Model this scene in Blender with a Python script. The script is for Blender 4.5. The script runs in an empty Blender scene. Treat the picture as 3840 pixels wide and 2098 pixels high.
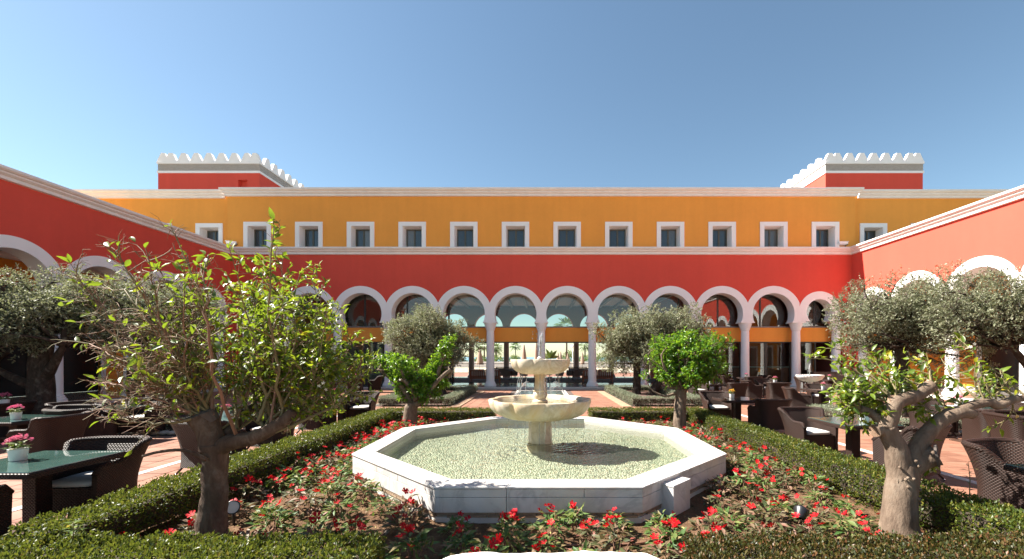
import bpy, math, random
import numpy as np
from mathutils import Vector, Matrix, noise

# ------------------------------------------------------------------ camera, sky, sun, exposure
scene = bpy.context.scene
COL = scene.collection
CH = 1.81                                     # eye height above the courtyard tiles
FP, VX, VY = 1600.0, 2030.0, 1340.0           # focal length and vanishing point in photo pixels

cam_d = bpy.data.cameras.new('camera'); cam = bpy.data.objects.new('camera', cam_d); COL.objects.link(cam)
cam.location = (0, 0, CH); cam.rotation_euler = (math.radians(90), 0, 0)
cam_d.sensor_width = 36; cam_d.lens = 36 * FP / 3840
cam_d.shift_x = -(VX - 1920) / 3840; cam_d.shift_y = (VY - 1049) / 3840
cam_d.clip_start = 0.05; cam_d.clip_end = 9000
scene.camera = cam

SUN_TO = Vector((-0.93, 0.13, 1.0)).normalized()      # direction towards the sun
elev = math.asin(SUN_TO.z); azim = math.atan2(SUN_TO.x, SUN_TO.y)
world = bpy.data.worlds.new('World'); scene.world = world; world.use_nodes = True
wn = world.node_tree; wn.nodes.clear()
sky = wn.nodes.new('ShaderNodeTexSky'); sky.sky_type = 'NISHITA'; sky.sun_disc = False
sky.sun_elevation = elev; sky.sun_rotation = azim
sky.altitude = 0; sky.air_density = 1.0; sky.dust_density = 0.3; sky.ozone_density = 2.2
bg = wn.nodes.new('ShaderNodeBackground'); bg.inputs[1].default_value = 0.05
wo = wn.nodes.new('ShaderNodeOutputWorld')
wb = wn.nodes.new('ShaderNodeMix'); wb.data_type = 'RGBA'; wb.blend_type = 'MULTIPLY'; wb.inputs[0].default_value = 1.0; wb.inputs[7].default_value = (0.83, 0.86, 0.775, 1)   # white balance
wn.links.new(sky.outputs[0], wb.inputs[6]); wn.links.new(wb.outputs[2], bg.inputs[0]); wn.links.new(bg.outputs[0], wo.inputs[0])

sun_d = bpy.data.lights.new('sun', 'SUN'); sun_d.energy = 4.3; sun_d.angle = math.radians(0.53); sun_d.color = (1.0, 0.94, 0.85)
sun = bpy.data.objects.new('sun', sun_d); COL.objects.link(sun)
sun.rotation_euler = (-SUN_TO).to_track_quat('-Z', 'Y').to_euler(); sun.location = (-30, 5, 30)

vs = scene.view_settings
scene.display_settings.display_device = 'sRGB'
vs.view_transform = 'Standard'; vs.look = 'None'; vs.gamma = 1.0; vs.use_curve_mapping = False
vs.exposure = 2.2
scene.render.engine = 'CYCLES'
scene.cycles.use_denoising = True
scene.cycles.max_bounces = 10; scene.cycles.diffuse_bounces = 5; scene.cycles.transparent_max_bounces = 24
scene.cycles.glossy_bounces = 4; scene.cycles.transmission_bounces = 6
scene.cycles.caustics_reflective = False; scene.cycles.caustics_refractive = False

# ------------------------------------------------------------------ helpers
RNG = np.random.default_rng(11)
random.seed(5)
PI = math.pi

def at(px, py, Y):
    """photo pixel + distance -> world point"""
    return np.array([(px - VX) / FP * Y, Y, CH - (py - VY) / FP * Y])

def tag(o, label=None, cat=None, group=None, kind=None):
    if label: o['label'] = label
    if cat: o['category'] = cat
    if group: o['group'] = group
    if kind: o['kind'] = kind
    return o

def empty(name, loc=(0, 0, 0), rz=0.0, label=None, cat=None, group=None, parent=None):
    o = bpy.data.objects.new(name, None); COL.objects.link(o)
    o.empty_display_size = 0.2
    o.location = loc; o.rotation_euler = (0, 0, rz)
    if parent: o.parent = parent
    tag(o, label, cat, group)
    return o

def link(name, me, parent=None, loc=None, rz=None, mat=None):
    o = bpy.data.objects.new(name, me); COL.objects.link(o)
    if parent: o.parent = parent
    if loc is not None: o.location = loc
    if rz is not None: o.rotation_euler = (0, 0, rz)
    return o

def copy_tree(o, parent=None):
    c = o.copy(); COL.objects.link(c); c.parent = parent
    for ch in o.children: copy_tree(ch, c)
    return c

def unit(a):
    a = np.asarray(a, float)
    return a / np.maximum(np.linalg.norm(a, axis=-1, keepdims=True), 1e-9)

class MB:
    def __init__(self): self.v = []; self.f = []; self.uv = []; self.n = 0; self.has_uv = False; self.sm = []
    def add(self, v, f, uv=None, smooth=False):
        v = [tuple(map(float, p)) for p in v]
        for i, q in enumerate(f):
            self.f.append(tuple(k + self.n for k in q)); self.sm.append(smooth)
            self.uv.append([uv[k] for k in q] if uv is not None else [(v[k][0] + v[k][1], v[k][2]) for k in q])
        if uv is not None: self.has_uv = True
        self.v += v; self.n += len(v)
        return self
    def box(self, x0, x1, y0, y1, z0, z1):
        v = [(x, y, z) for z in (z0, z1) for y in (y0, y1) for x in (x0, x1)]
        return self.add(v, [(0, 2, 3, 1), (4, 5, 7, 6), (0, 1, 5, 4), (2, 6, 7, 3), (1, 3, 7, 5), (0, 4, 6, 2)])
    def obox(self, c, half, rz=0.0, tilt=None):
        R = Matrix.Rotation(rz, 3, 'Z')
        if tilt is not None: R = R @ Matrix.Rotation(tilt, 3, 'X')
        v = [tuple(Vector(c) + R @ Vector((x * half[0], y * half[1], z * half[2]))) for z in (-1, 1) for y in (-1, 1) for x in (-1, 1)]
        return self.add(v, [(0, 2, 3, 1), (4, 5, 7, 6), (0, 1, 5, 4), (2, 6, 7, 3), (1, 3, 7, 5), (0, 4, 6, 2)])
    def grid(self, P, closed=False, uv=None, smooth=True, flip=False):
        P = np.asarray(P, float); m, n = P.shape[:2]
        f = []
        for i in range(m - 1):
            for j in range(n if closed else n - 1):
                j2 = (j + 1) % n
                q = (i * n + j, i * n + j2, (i + 1) * n + j2, (i + 1) * n + j)
                f.append(q[::-1] if flip else q)
        u = None if uv is None else [tuple(p) for p in np.asarray(uv, float).reshape(-1, 2)]
        return self.add(P.reshape(-1, 3), f, u, smooth)
    def lathe(self, prof, segs=24, c=(0, 0, 0), mod=None, cap=True, smooth=True, ph=0.0):
        a = np.arange(segs) / segs * 2 * PI + ph
        P = []
        for r, z in prof:
            rr = r * (mod(a, r, z) if mod else np.ones_like(a))
            P.append(np.stack([c[0] + rr * np.cos(a), c[1] + rr * np.sin(a), np.full_like(a, c[2] + z)], 1))
        P = np.array(P); n0 = self.n
        self.grid(P, closed=True, smooth=smooth)
        if cap:
            m = len(prof)
            self.f.append(tuple(n0 + k for k in range(segs))[::-1]); self.sm.append(False); self.uv.append([(0, 0)] * segs)
            self.f.append(tuple(n0 + (m - 1) * segs + k for k in range(segs))); self.sm.append(False); self.uv.append([(0, 0)] * segs)
        return self
    def tube(self, pts, rad, sides=6, cap=True, smooth=True):
        pts = np.asarray(pts, float); m = len(pts)
        rad = np.full(m, rad) if np.isscalar(rad) else np.asarray(rad, float)
        t = unit(np.gradient(pts, axis=0))
        ref = np.array([0, 0, 1.0]) if abs(t[0][2]) < 0.9 else np.array([1.0, 0, 0])
        a = np.arange(sides) / sides * 2 * PI
        P = []; x = unit(np.cross(ref, t[0]))
        for i in range(m):
            x = unit(x - t[i] * np.dot(x, t[i])); y = np.cross(t[i], x)
            P.append(pts[i] + rad[i] * (np.cos(a)[:, None] * x + np.sin(a)[:, None] * y))
        n0 = self.n
        self.grid(np.array(P), closed=True, smooth=smooth)
        if cap:
            self.f.append(tuple(n0 + k for k in range(sides))[::-1]); self.sm.append(False); self.uv.append([(0, 0)] * sides)
            self.f.append(tuple(n0 + (m - 1) * sides + k for k in range(sides))); self.sm.append(False); self.uv.append([(0, 0)] * sides)
        return self
    def prism(self, poly, z0, z1):
        n = len(poly)
        v = [(x, y, z0) for x, y in poly] + [(x, y, z1) for x, y in poly]
        f = [tuple(range(n))[::-1], tuple(range(n, 2 * n))] + [(i, (i + 1) % n, n + (i + 1) % n, n + i) for i in range(n)]
        return self.add(v, f)
    def prism_y(self, poly, y0, y1):
        """poly of (x, z), extruded along y; counter-clockwise seen from -y"""
        n = len(poly)
        v = [(x, y0, z) for x, z in poly] + [(x, y1, z) for x, z in poly]
        f = [tuple(range(n)), tuple(range(n, 2 * n))[::-1]] + [((i + 1) % n, i, n + i, n + (i + 1) % n) for i in range(n)]
        return self.add(v, f)
    def mesh(self, name, mat=None, uv=False):
        me = bpy.data.meshes.new(name); me.from_pydata(self.v, [], self.f)
        if len(me.polygons) == len(self.sm): me.polygons.foreach_set('use_smooth', self.sm)
        if (uv or self.has_uv) and len(me.polygons) == len(self.f):
            l = me.uv_layers.new(name='UVMap')
            flat = np.array([c for u in self.uv for p in u for c in p], float)
            l.data.foreach_set('uv', flat)
        if mat: me.materials.append(mat)
        me.update(); return me
    def build(self, name, mat, parent=None, loc=None, rz=None, bevel=0.0, sharp=None, uv=False):
        me = self.mesh(name, mat, uv)
        if sharp is not None: me.set_sharp_from_angle(angle=math.radians(sharp))
        o = link(name, me, parent, loc, rz)
        if bevel:
            b = o.modifiers.new('bevel', 'BEVEL'); b.width = bevel; b.segments = 2; b.limit_method = 'ANGLE'; b.angle_limit = math.radians(40)
        return o

def np_mesh(name, V, F, mat, smooth=False, rnd=None):
    """fast mesh: V (n,3), F (m,k) with one face size"""
    me = bpy.data.meshes.new(name); V = np.asarray(V, np.float32); F = np.asarray(F, np.int32)
    m, k = F.shape
    me.vertices.add(len(V)); me.vertices.foreach_set('co', V.ravel())
    me.loops.add(m * k); me.loops.foreach_set('vertex_index', F.ravel())
    me.polygons.add(m); me.polygons.foreach_set('loop_start', np.arange(0, m * k, k, dtype=np.int32))
    me.polygons.foreach_set('use_smooth', np.full(m, bool(smooth)))
    if rnd is not None:
        a = me.attributes.new('rnd', 'FLOAT', 'POINT'); a.data.foreach_set('value', np.asarray(rnd, np.float32))
    if mat: me.materials.append(mat)
    me.update(calc_edges=True); return me

# leaf templates: axis +y, face normal +z, length 1
def leaf_tmpl(w=0.4, rows=4, droop=0.15, fold=0.12):
    ys = np.linspace(0, 1, rows); V = []; F = []
    hw = w * 0.5 * np.sin(PI * np.clip(ys, 0.03, 0.985) ** 0.85) ** 0.8
    for y, h in zip(ys, hw):
        z = -droop * y * y
        V += [(-h, y, z + fold * h * 2), (0, y, z), (h, y, z + fold * h * 2)]
    for i in range(rows - 1):
        a = i * 3; F += [(a, a + 1, a + 4, a + 3), (a + 1, a + 2, a + 5, a + 4)]
    return np.array(V), np.array(F)
L_DIAM = (np.array([(0, 0, 0), (0.27, .5, .06), (0, 1, -.05), (-.27, .5, .06)]), np.array([(0, 1, 2, 3)]))
L_NARROW = (np.array([(0, 0, 0), (0.12, .5, .02), (0, 1, -.06), (-.12, .5, .02)]), np.array([(0, 1, 2, 3)]))
L_CITRUS = leaf_tmpl(0.42, 4, 0.30, 0.20)
L_IMP = leaf_tmpl(0.38, 3, 0.25, 0.14)

def scatter(tmpl, P, A, N, S, rng, W=None):
    TV, TF = tmpl
    y = unit(A); z = unit(N - y * np.sum(N * y, 1, keepdims=True)); x = np.cross(y, z)
    S = np.asarray(S, float).reshape(-1, 1, 1)
    W = S if W is None else np.asarray(W, float).reshape(-1, 1, 1)
    V = P[:, None, :] + W * TV[None, :, 0:1] * x[:, None, :] + S * TV[None, :, 1:2] * y[:, None, :] + S * TV[None, :, 2:3] * z[:, None, :]
    n = len(P); k = len(TV)
    F = (TF[None] + (np.arange(n) * k)[:, None, None]).reshape(-1, TF.shape[1])
    rnd = np.repeat(rng.random(n), k)
    return V.reshape(-1, 3), F, rnd

def rvec(rng, n): return unit(rng.normal(size=(n, 3)))

# ------------------------------------------------------------------ materials
class NT:
    def __init__(self, name):
        self.m = bpy.data.materials.new(name); self.m.use_nodes = True
        self.t = self.m.node_tree; self.t.nodes.clear()
        self.out = self.t.nodes.new('ShaderNodeOutputMaterial')
    def n(self, typ, **kw):
        nd = self.t.nodes.new(typ)
        for k, v in kw.items():
            if k.startswith('i_'):
                nd.inputs[k[2:].replace('_', ' ')].default_value = v
            else: setattr(nd, k, v)
        return nd
    def l(self, a, b): self.t.links.new(a, b)
    def math(self, op, a, b=None, c=None):
        nd = self.n('ShaderNodeMath', operation=op)
        for i, x in enumerate((a, b, c)):
            if x is None: continue
            if isinstance(x, (int, float)): nd.inputs[i].default_value = x
            else: self.l(x, nd.inputs[i])
        return nd.outputs[0]
    def ramp(self, fac, stops, interp='LINEAR'):
        r = self.n('ShaderNodeValToRGB'); r.color_ramp.interpolation = interp
        e = r.color_ramp.elements
        while len(e) < len(stops): e.new(0.5)
        for k, (p, c) in enumerate(stops):
            e[k].position = p; e[k].color = (c[0], c[1], c[2], 1) if not isinstance(c, (int, float)) else (c, c, c, 1)
        self.l(fac, r.inputs[0]); return r.outputs[0]
    def noise(self, scale, detail=4, rough=0.55, vec=None, dist=0.0):
        nd = self.n('ShaderNodeTexNoise', noise_dimensions='3D'); nd.inputs['Scale'].default_value = scale
        nd.inputs['Detail'].default_value = detail; nd.inputs['Roughness'].default_value = rough; nd.inputs['Distortion'].default_value = dist
        if vec is not None: self.l(vec, nd.inputs['Vector'])
        return nd.outputs['Fac']
    def geo(self): return self.n('ShaderNodeNewGeometry').outputs['Position']
    def obj(self): return self.n('ShaderNodeTexCoord').outputs['Object']
    def scaled(self, vec, s):
        m = self.n('ShaderNodeMapping'); m.inputs['Scale'].default_value = s; self.l(vec, m.inputs['Vector']); return m.outputs[0]
    def mix(self, fac, a, b, typ='MIX'):
        m = self.n('ShaderNodeMix', data_type='RGBA', blend_type=typ)
        for s, x in ((0, fac), (6, a), (7, b)):
            if isinstance(x, (int, float)): m.inputs[s].default_value = x
            elif isinstance(x, (tuple, list)): m.inputs[s].default_value = (x[0], x[1], x[2], 1)
            else: self.l(x, m.inputs[s])
        return m.outputs[2]
    def bump(self, h, strength=0.3, dist=0.01, normal=None):
        b = self.n('ShaderNodeBump'); b.inputs['Strength'].default_value = strength; b.inputs['Distance'].default_value = dist
        self.l(h, b.inputs['Height'])
        if normal is not None: self.l(normal, b.inputs['Normal'])
        return b.outputs[0]
    def prin(self, color=None, rough=0.7, metal=0.0, spec=None, normal=None, coat=None, alpha=None):
        p = self.n('ShaderNodeBsdfPrincipled')
        if isinstance(color, (tuple, list)): p.inputs['Base Color'].default_value = (color[0], color[1], color[2], 1)
        elif color is not None: self.l(color, p.inputs['Base Color'])
        if isinstance(rough, (int, float)): p.inputs['Roughness'].default_value = rough
        else: self.l(rough, p.inputs['Roughness'])
        p.inputs['Metallic'].default_value = metal
        if spec is not None: p.inputs['Specular IOR Level'].default_value = spec
        if coat is not None: p.inputs['Coat Weight'].default_value = coat
        if normal is not None: self.l(normal, p.inputs['Normal'])
        return p.outputs[0]
    def done(self, sh): self.l(sh, self.out.inputs[0]); return self.m

def plaster(name, col, var=0.085, rough=0.88, streak=0.055):
    t = NT(name); g = t.geo()
    a = t.noise(0.45, 5, 0.6, g); b = t.noise(6.0, 4, 0.6, g)
    c = t.noise(1.6, 3, 0.5, t.scaled(g, (1.6, 1.6, 0.12)))
    f = t.math('ADD', t.math('MULTIPLY', t.math('SUBTRACT', a, 0.5), var * 2.2), t.math('MULTIPLY', t.math('SUBTRACT', b, 0.5), var))
    f = t.math('ADD', f, t.math('MULTIPLY', t.math('SUBTRACT', c, 0.5), streak * 2.4))
    f = t.math('ADD', f, 1.0)
    mx = t.n('ShaderNodeVectorMath', operation='SCALE'); mx.inputs[0].default_value = col; t.l(f, mx.inputs['Scale'])
    nb = t.bump(t.noise(38, 5, 0.65, g), 0.35, 0.006)
    return t.done(t.prin(mx.outputs[0], rough, normal=nb, spec=0.25))

def simple(name, col, rough=0.6, metal=0.0, var=0.12, scale=8.0, bump=0.0, bscale=40.0, spec=None):
    t = NT(name); g = t.obj()
    f = t.math('ADD', t.math('MULTIPLY', t.math('SUBTRACT', t.noise(scale, 4, 0.6, g), 0.5), var * 2.5), 1.0)
    mx = t.n('ShaderNodeVectorMath', operation='SCALE'); mx.inputs[0].default_value = col; t.l(f, mx.inputs['Scale'])
    nb = t.bump(t.noise(bscale, 4, 0.6, g), bump, 0.01) if bump else None
    return t.done(t.prin(mx.outputs[0], rough, metal, normal=nb, spec=spec))

def marble(name, base, vein, scale=1.2, rough=0.35, amount=0.6, warm=None, bump=0.05):
    t = NT(name); g = t.geo()
    n1 = t.noise(scale, 7, 0.62, g, 1.6)
    band = t.math('ABSOLUTE', t.math('SUBTRACT', n1, 0.5))
    v = t.ramp(band, [(0.0, 1.0), (0.05, 0.35), (0.16, 0.0)])
    n2 = t.noise(scale * 0.6, 4, 0.5, g)
    fac = t.math('MULTIPLY', t.math('MULTIPLY', v, amount), t.math('ADD', n2, 0.1))
    c = t.mix(fac, base, vein)
    if warm is not None:
        w = t.ramp(t.noise(scale * 1.4, 5, 0.65, t.scaled(g, (1, 1, 0.45)), 0.6), [(0.42, 0.0), (0.68, 1.0)])
        c = t.mix(t.math('MULTIPLY', w, 0.75), c, warm)
    gr = t.noise(60, 3, 0.6, g)
    c = t.mix(t.math('MULTIPLY', gr, 0.10), c, (0.45, 0.42, 0.38))
    return t.done(t.prin(c, t.ramp(n2, [(0.2, rough * 0.8), (0.8, min(1, rough * 1.4))]), normal=t.bump(gr, bump, 0.004)))

def leafmat(name, stops, rough=0.35, trans=0.35, tcol=(0.35, 0.55, 0.05), spec=0.5):
    t = NT(name)
    a = t.n('ShaderNodeAttribute', attribute_name='rnd').outputs['Fac']
    oi = t.n('ShaderNodeObjectInfo').outputs['Random']
    f = t.math('FRACT', t.math('ADD', a, t.math('MULTIPLY', oi, 0.73)))
    c = t.ramp(f, stops)
    p = t.prin(c, rough, spec=spec)
    if trans:
        tr = t.n('ShaderNodeBsdfTranslucent'); t.l(t.mix(0.55, c, tcol), tr.inputs[0])
        ms = t.n('ShaderNodeMixShader'); ms.inputs[0].default_value = trans
        t.l(p, ms.inputs[1]); t.l(tr.outputs[0], ms.inputs[2]); return t.done(ms.outputs[0])
    return t.done(p)

def glassmat(name, tint=(0.86, 0.93, 0.92), refl=1.0, rough=0.01):
    t = NT(name)
    tr = t.n('ShaderNodeBsdfTransparent'); tr.inputs[0].default_value = (*tint, 1)
    gl = t.n('ShaderNodeBsdfGlossy'); gl.inputs['Roughness'].default_value = rough
    fr = t.n('ShaderNodeFresnel'); fr.inputs[0].default_value = 1.5
    ms = t.n('ShaderNodeMixShader'); t.l(t.math('MINIMUM', t.math('MULTIPLY', fr.outputs[0], refl), 1.0), ms.inputs[0])
    t.l(tr.outputs[0], ms.inputs[1]); t.l(gl.outputs[0], ms.inputs[2])
    return t.done(ms.outputs[0])

M = {}
M['red'] = plaster('red_plaster', (0.66, 0.082, 0.054))
M['yellow'] = plaster('ochre_plaster', (0.82, 0.335, 0.062))
M['band'] = plaster('orange_band_plaster', (0.82, 0.32, 0.06))
M['white'] = plaster('white_plaster', (0.85, 0.825, 0.81), 0.05, 0.8, 0.03)
M['cornice'] = plaster('cornice_plaster', (0.80, 0.75, 0.71), 0.08, 0.8, 0.08)
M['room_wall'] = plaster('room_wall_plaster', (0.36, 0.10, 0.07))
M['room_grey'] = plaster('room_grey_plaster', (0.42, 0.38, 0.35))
M['ceiling'] = plaster('ceiling_plaster', (0.80, 0.78, 0.74), 0.04)
M['beam'] = simple('ceiling_beam_paint', (0.22, 0.19, 0.16), 0.6)
M['dark_metal'] = simple('dark_frame_metal', (0.035, 0.033, 0.03), 0.45, 0.2)
M['grey_metal'] = simple('grey_sill_metal', (0.20, 0.19, 0.18), 0.45, 0.3)
M['olive_metal'] = simple('olive_sash_metal', (0.10, 0.095, 0.075), 0.5, 0.3)
M['door_dark'] = simple('dark_door_glass', (0.02, 0.018, 0.016), 0.15)
M['black'] = simple('black_plastic', (0.012, 0.012, 0.014), 0.4)
M['wood'] = simple('teak_wood', (0.24, 0.075, 0.03), 0.5, 0, 0.3, 5)
M['wood_dark'] = simple('dark_wood', (0.055, 0.028, 0.018), 0.4, 0, 0.25, 5)
M['grey_fabric'] = simple('grey_fabric', (0.22, 0.20, 0.19), 0.9, 0, 0.1, 20, 0.2, 120)
M['cushion'] = simple('white_cushion_fabric', (0.72, 0.70, 0.68), 0.9, 0, 0.06, 8, 0.2, 120)
M['seat_pad'] = simple('grey_seat_pad', (0.46, 0.44, 0.42), 0.9, 0, 0.06, 8, 0.2, 120)
M['carpet'] = simple('carpet', (0.10, 0.085, 0.08), 0.95)
M['taupe'] = simple('taupe_canvas', (0.30, 0.21, 0.16), 0.9, 0, 0.1)
M['floor_marble'] = marble('polished_floor_marble', (0.20, 0.18, 0.165), (0.42, 0.40, 0.38), 1.5, 0.10, 0.5)
M['step_marble'] = marble('step_marble', (0.56, 0.53, 0.49), (0.34, 0.32, 0.30), 1.2, 0.4, 0.5)
M['marble'] = marble('white_veined_marble', (0.57, 0.555, 0.54), (0.24, 0.23, 0.235), 1.3, 0.35, 0.95, (0.56, 0.49, 0.41))
M['old_marble'] = marble('weathered_fountain_marble', (0.56, 0.49, 0.385), (0.30, 0.22, 0.14), 2.2, 0.42, 0.9, (0.50, 0.34, 0.15), 0.15)
M['brick'] = simple('thin_brick', (0.25, 0.175, 0.115), 0.9, 0, 0.35, 9, 0.6, 60)
M['mortar'] = simple('mortar', (0.42, 0.36, 0.29), 0.95, 0, 0.2, 20, 0.5, 60)
M['glass'] = glassmat('window_glass', (0.80, 0.86, 0.84), 1.9)
M['door_glass'] = glassmat('door_glass', (0.80, 0.88, 0.86), 1.2)
M['chrome'] = simple('steel_tip', (0.6, 0.6, 0.6), 0.25, 1.0)
M['pot'] = simple('white_pot_ceramic', (0.72, 0.71, 0.70), 0.45, 0, 0.05, 20, 0.5, 90)
M['water'] = None
def _pane():
    t = NT('dark_window_pane'); r = t.n('ShaderNodeObjectInfo').outputs['Random']; return t.done(t.prin(t.ramp(r, [(0.0, (0.02, 0.03, 0.04)), (0.6, (0.035, 0.05, 0.06)), (0.8, (0.10, 0.11, 0.11)), (1.0, (0.16, 0.16, 0.15))]), 0.05, spec=0.9))
M['pane'] = _pane()

def tilemat():
    t = NT('terracotta_tile'); g = t.geo()
    sn = t.n('ShaderNodeVectorMath', operation='SNAP'); sn.inputs[1].default_value = (0.39, 0.39, 50)
    of = t.n('ShaderNodeVectorMath', operation='ADD'); of.inputs[1].default_value = (0.0, 0.0, 25)
    t.l(g, of.inputs[0]); t.l(of.outputs[0], sn.inputs[0])
    wnz = t.n('ShaderNodeTexWhiteNoise', noise_dimensions='3D'); t.l(sn.outputs[0], wnz.inputs['Vector'])
    base = t.ramp(wnz.outputs['Value'], [(0, (0.17, 0.070, 0.043)), (0.35, (0.22, 0.098, 0.061)), (0.7, (0.255, 0.122, 0.078)), (1, (0.195, 0.09, 0.061))])
    n1 = t.noise(3.5, 6, 0.65, g); n2 = t.noise(0.35, 4, 0.5, g)
    c = t.mix(t.ramp(n1, [(0.35, 0.0), (0.75, 0.55)]), base, (0.30, 0.17, 0.115))
    c = t.mix(t.ramp(n2, [(0.4, 0.0), (0.75, 0.4)]), c, (0.24, 0.11, 0.075))
    return t.done(t.prin(c, t.ramp(n1, [(0.2, 0.42), (0.8, 0.7)]), normal=t.bump(t.noise(25, 4, 0.6, g), 0.2, 0.004), spec=0.35))
M['tile'] = tilemat()
M['grout'] = simple('dark_grout', (0.085, 0.06, 0.05), 0.95, 0, 0.2, 3)

def soilmat():
    t = NT('dry_soil'); g = t.geo()
    n = t.noise(5, 8, 0.7, g); n2 = t.noise(45, 5, 0.7, g)
    c = t.ramp(t.math('ADD', t.math('MULTIPLY', n, 0.6), t.math('MULTIPLY', n2, 0.4)), [(0.30, (0.045, 0.024, 0.014)), (0.5, (0.125, 0.072, 0.041)), (0.72, (0.24, 0.155, 0.092))])
    return t.done(t.prin(c, 0.95, normal=t.bump(n2, 0.9, 0.03), spec=0.1))
M['soil'] = soilmat()

def barkmat(name, c0, c1, c2, sc=9):
    t = NT(name); g = t.obj()
    n = t.noise(sc, 7, 0.7, t.scaled(g, (1, 1, 0.35)), 0.5); p = t.noise(sc * 0.45, 4, 0.6, g)
    c = t.ramp(n, [(0.28, c0), (0.52, c1), (0.72, c2)])
    c = t.mix(t.ramp(p, [(0.55, 0.0), (0.72, 0.5)]), c, (0.22, 0.19, 0.155))
    return t.done(t.prin(c, 0.85, normal=t.bump(t.noise(sc * 3, 6, 0.7, t.scaled(g, (1, 1, 0.3))), 0.8, 0.02), spec=0.2))
M['bark_citrus'] = barkmat('citrus_bark', (0.035, 0.022, 0.016), (0.085, 0.056, 0.04), (0.16, 0.12, 0.088))
M['bark_pale'] = barkmat('pale_citrus_bark', (0.075, 0.05, 0.036), (0.15, 0.108, 0.078), (0.23, 0.175, 0.13))
M['bark_olive'] = barkmat('olive_bark', (0.02, 0.014, 0.01), (0.05, 0.035, 0.026), (0.10, 0.075, 0.058), 14)
M['twig'] = simple('citrus_twig', (0.16, 0.13, 0.06), 0.75, 0, 0.3, 6)
M['twig_dry'] = simple('dry_twig', (0.20, 0.11, 0.07), 0.8, 0, 0.3, 6)
M['cut'] = simple('sawn_wood', (0.36, 0.23, 0.15), 0.85, 0, 0.35, 14, 0.4, 60)
M['cut_grey'] = simple('weathered_cut_wood', (0.075, 0.062, 0.054), 0.9, 0, 0.4, 14, 0.5, 60)

M['citrus'] = leafmat('citrus_leaf', [(0, (0.028, 0.055, 0.006)), (0.35, (0.065, 0.115, 0.009)), (0.75, (0.14, 0.20, 0.012)), (0.92, (0.24, 0.26, 0.015)), (1, (0.34, 0.25, 0.015))], 0.40, 0.36, (0.36, 0.50, 0.025))
M['citrus_dark'] = leafmat('citrus_leaf_deep', [(0, (0.025, 0.075, 0.008)), (0.5, (0.05, 0.14, 0.010)), (0.9, (0.12, 0.23, 0.015)), (1, (0.2, 0.28, 0.02))], 0.28, 0.35, (0.38, 0.60, 0.03))
M['olive'] = leafmat('olive_leaf', [(0, (0.09, 0.105, 0.055)), (0.4, (0.17, 0.185, 0.105)), (0.8, (0.26, 0.265, 0.175)), (1, (0.40, 0.39, 0.30))], 0.55, 0.3, (0.30, 0.33, 0.14), 0.3)
M['hedge'] = leafmat('hedge_leaf', [(0, (0.018, 0.034, 0.006)), (0.4, (0.05, 0.078, 0.011)), (0.8, (0.105, 0.12, 0.016)), (0.95, (0.18, 0.165, 0.025)), (1, (0.17, 0.085, 0.03))], 0.42, 0.3, (0.22, 0.26, 0.03), 0.3)
M['hedge_bronze'] = leafmat('bronze_hedge_leaf', [(0, (0.016, 0.022, 0.006)), (0.45, (0.038, 0.046, 0.010)), (0.72, (0.075, 0.060, 0.016)), (1, (0.12, 0.05, 0.022))], 0.42, 0.2, (0.24, 0.2, 0.03), 0.3)
M['santolina'] = leafmat('grey_green_leaf', [(0, (0.10, 0.125, 0.075)), (0.5, (0.19, 0.215, 0.14)), (1, (0.30, 0.31, 0.23))], 0.7, 0.2, (0.3, 0.35, 0.18), 0.25)
M['imp_leaf'] = leafmat('impatiens_leaf', [(0, (0.03, 0.08, 0.018)), (0.4, (0.075, 0.13, 0.035)), (0.75, (0.14, 0.16, 0.05)), (0.9, (0.22, 0.16, 0.08)), (1, (0.2, 0.06, 0.04))], 0.5, 0.25, (0.3, 0.4, 0.06), 0.25)
M['imp_bronze'] = leafmat('bronze_impatiens_leaf', [(0, (0.035, 0.05, 0.018)), (0.4, (0.08, 0.085, 0.035)), (0.7, (0.15, 0.10, 0.06)), (0.88, (0.21, 0.13, 0.09)), (1, (0.17, 0.045, 0.035))], 0.5, 0.22, (0.3, 0.22, 0.08), 0.25)
M['palm'] = leafmat('palm_frond', [(0, (0.05, 0.085, 0.03)), (1, (0.14, 0.17, 0.06))], 0.5, 0.2)
M['litter'] = leafmat('fallen_leaf', [(0, (0.16, 0.10, 0.05)), (0.5, (0.30, 0.22, 0.08)), (1, (0.36, 0.34, 0.08))], 0.8, 0.0)
M['hedge_core'] = simple('hedge_twigs', (0.045, 0.032, 0.02), 0.95, 0, 0.6, 18, 1.0, 40)
M['mulch'] = simple('bark_mulch', (0.09, 0.045, 0.035), 0.95, 0, 0.6, 14, 1.0, 30)
def petal(name, c, c2):
    t = NT(name); oi = t.n('ShaderNodeObjectInfo').outputs['Random']
    p = t.prin(t.mix(oi, c, c2), 0.6, spec=0.2)
    tr = t.n('ShaderNodeBsdfTranslucent'); tr.inputs[0].default_value = (*c, 1)
    ms = t.n('ShaderNodeMixShader'); ms.inputs[0].default_value = 0.25
    t.l(p, ms.inputs[1]); t.l(tr.outputs[0], ms.inputs[2]); return t.done(ms.outputs[0])
M['petal_red'] = petal('red_petal', (0.46, 0.004, 0.008), (0.36, 0.003, 0.012))
M['petal_pink'] = petal('pink_petal', (0.60, 0.12, 0.24), (0.62, 0.22, 0.26))
M['petal_yellow'] = petal('yellow_petal', (0.68, 0.45, 0.04), (0.6, 0.3, 0.04))
M['petal_white'] = petal('white_petal', (0.78, 0.75, 0.60), (0.75, 0.72, 0.62))

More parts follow.
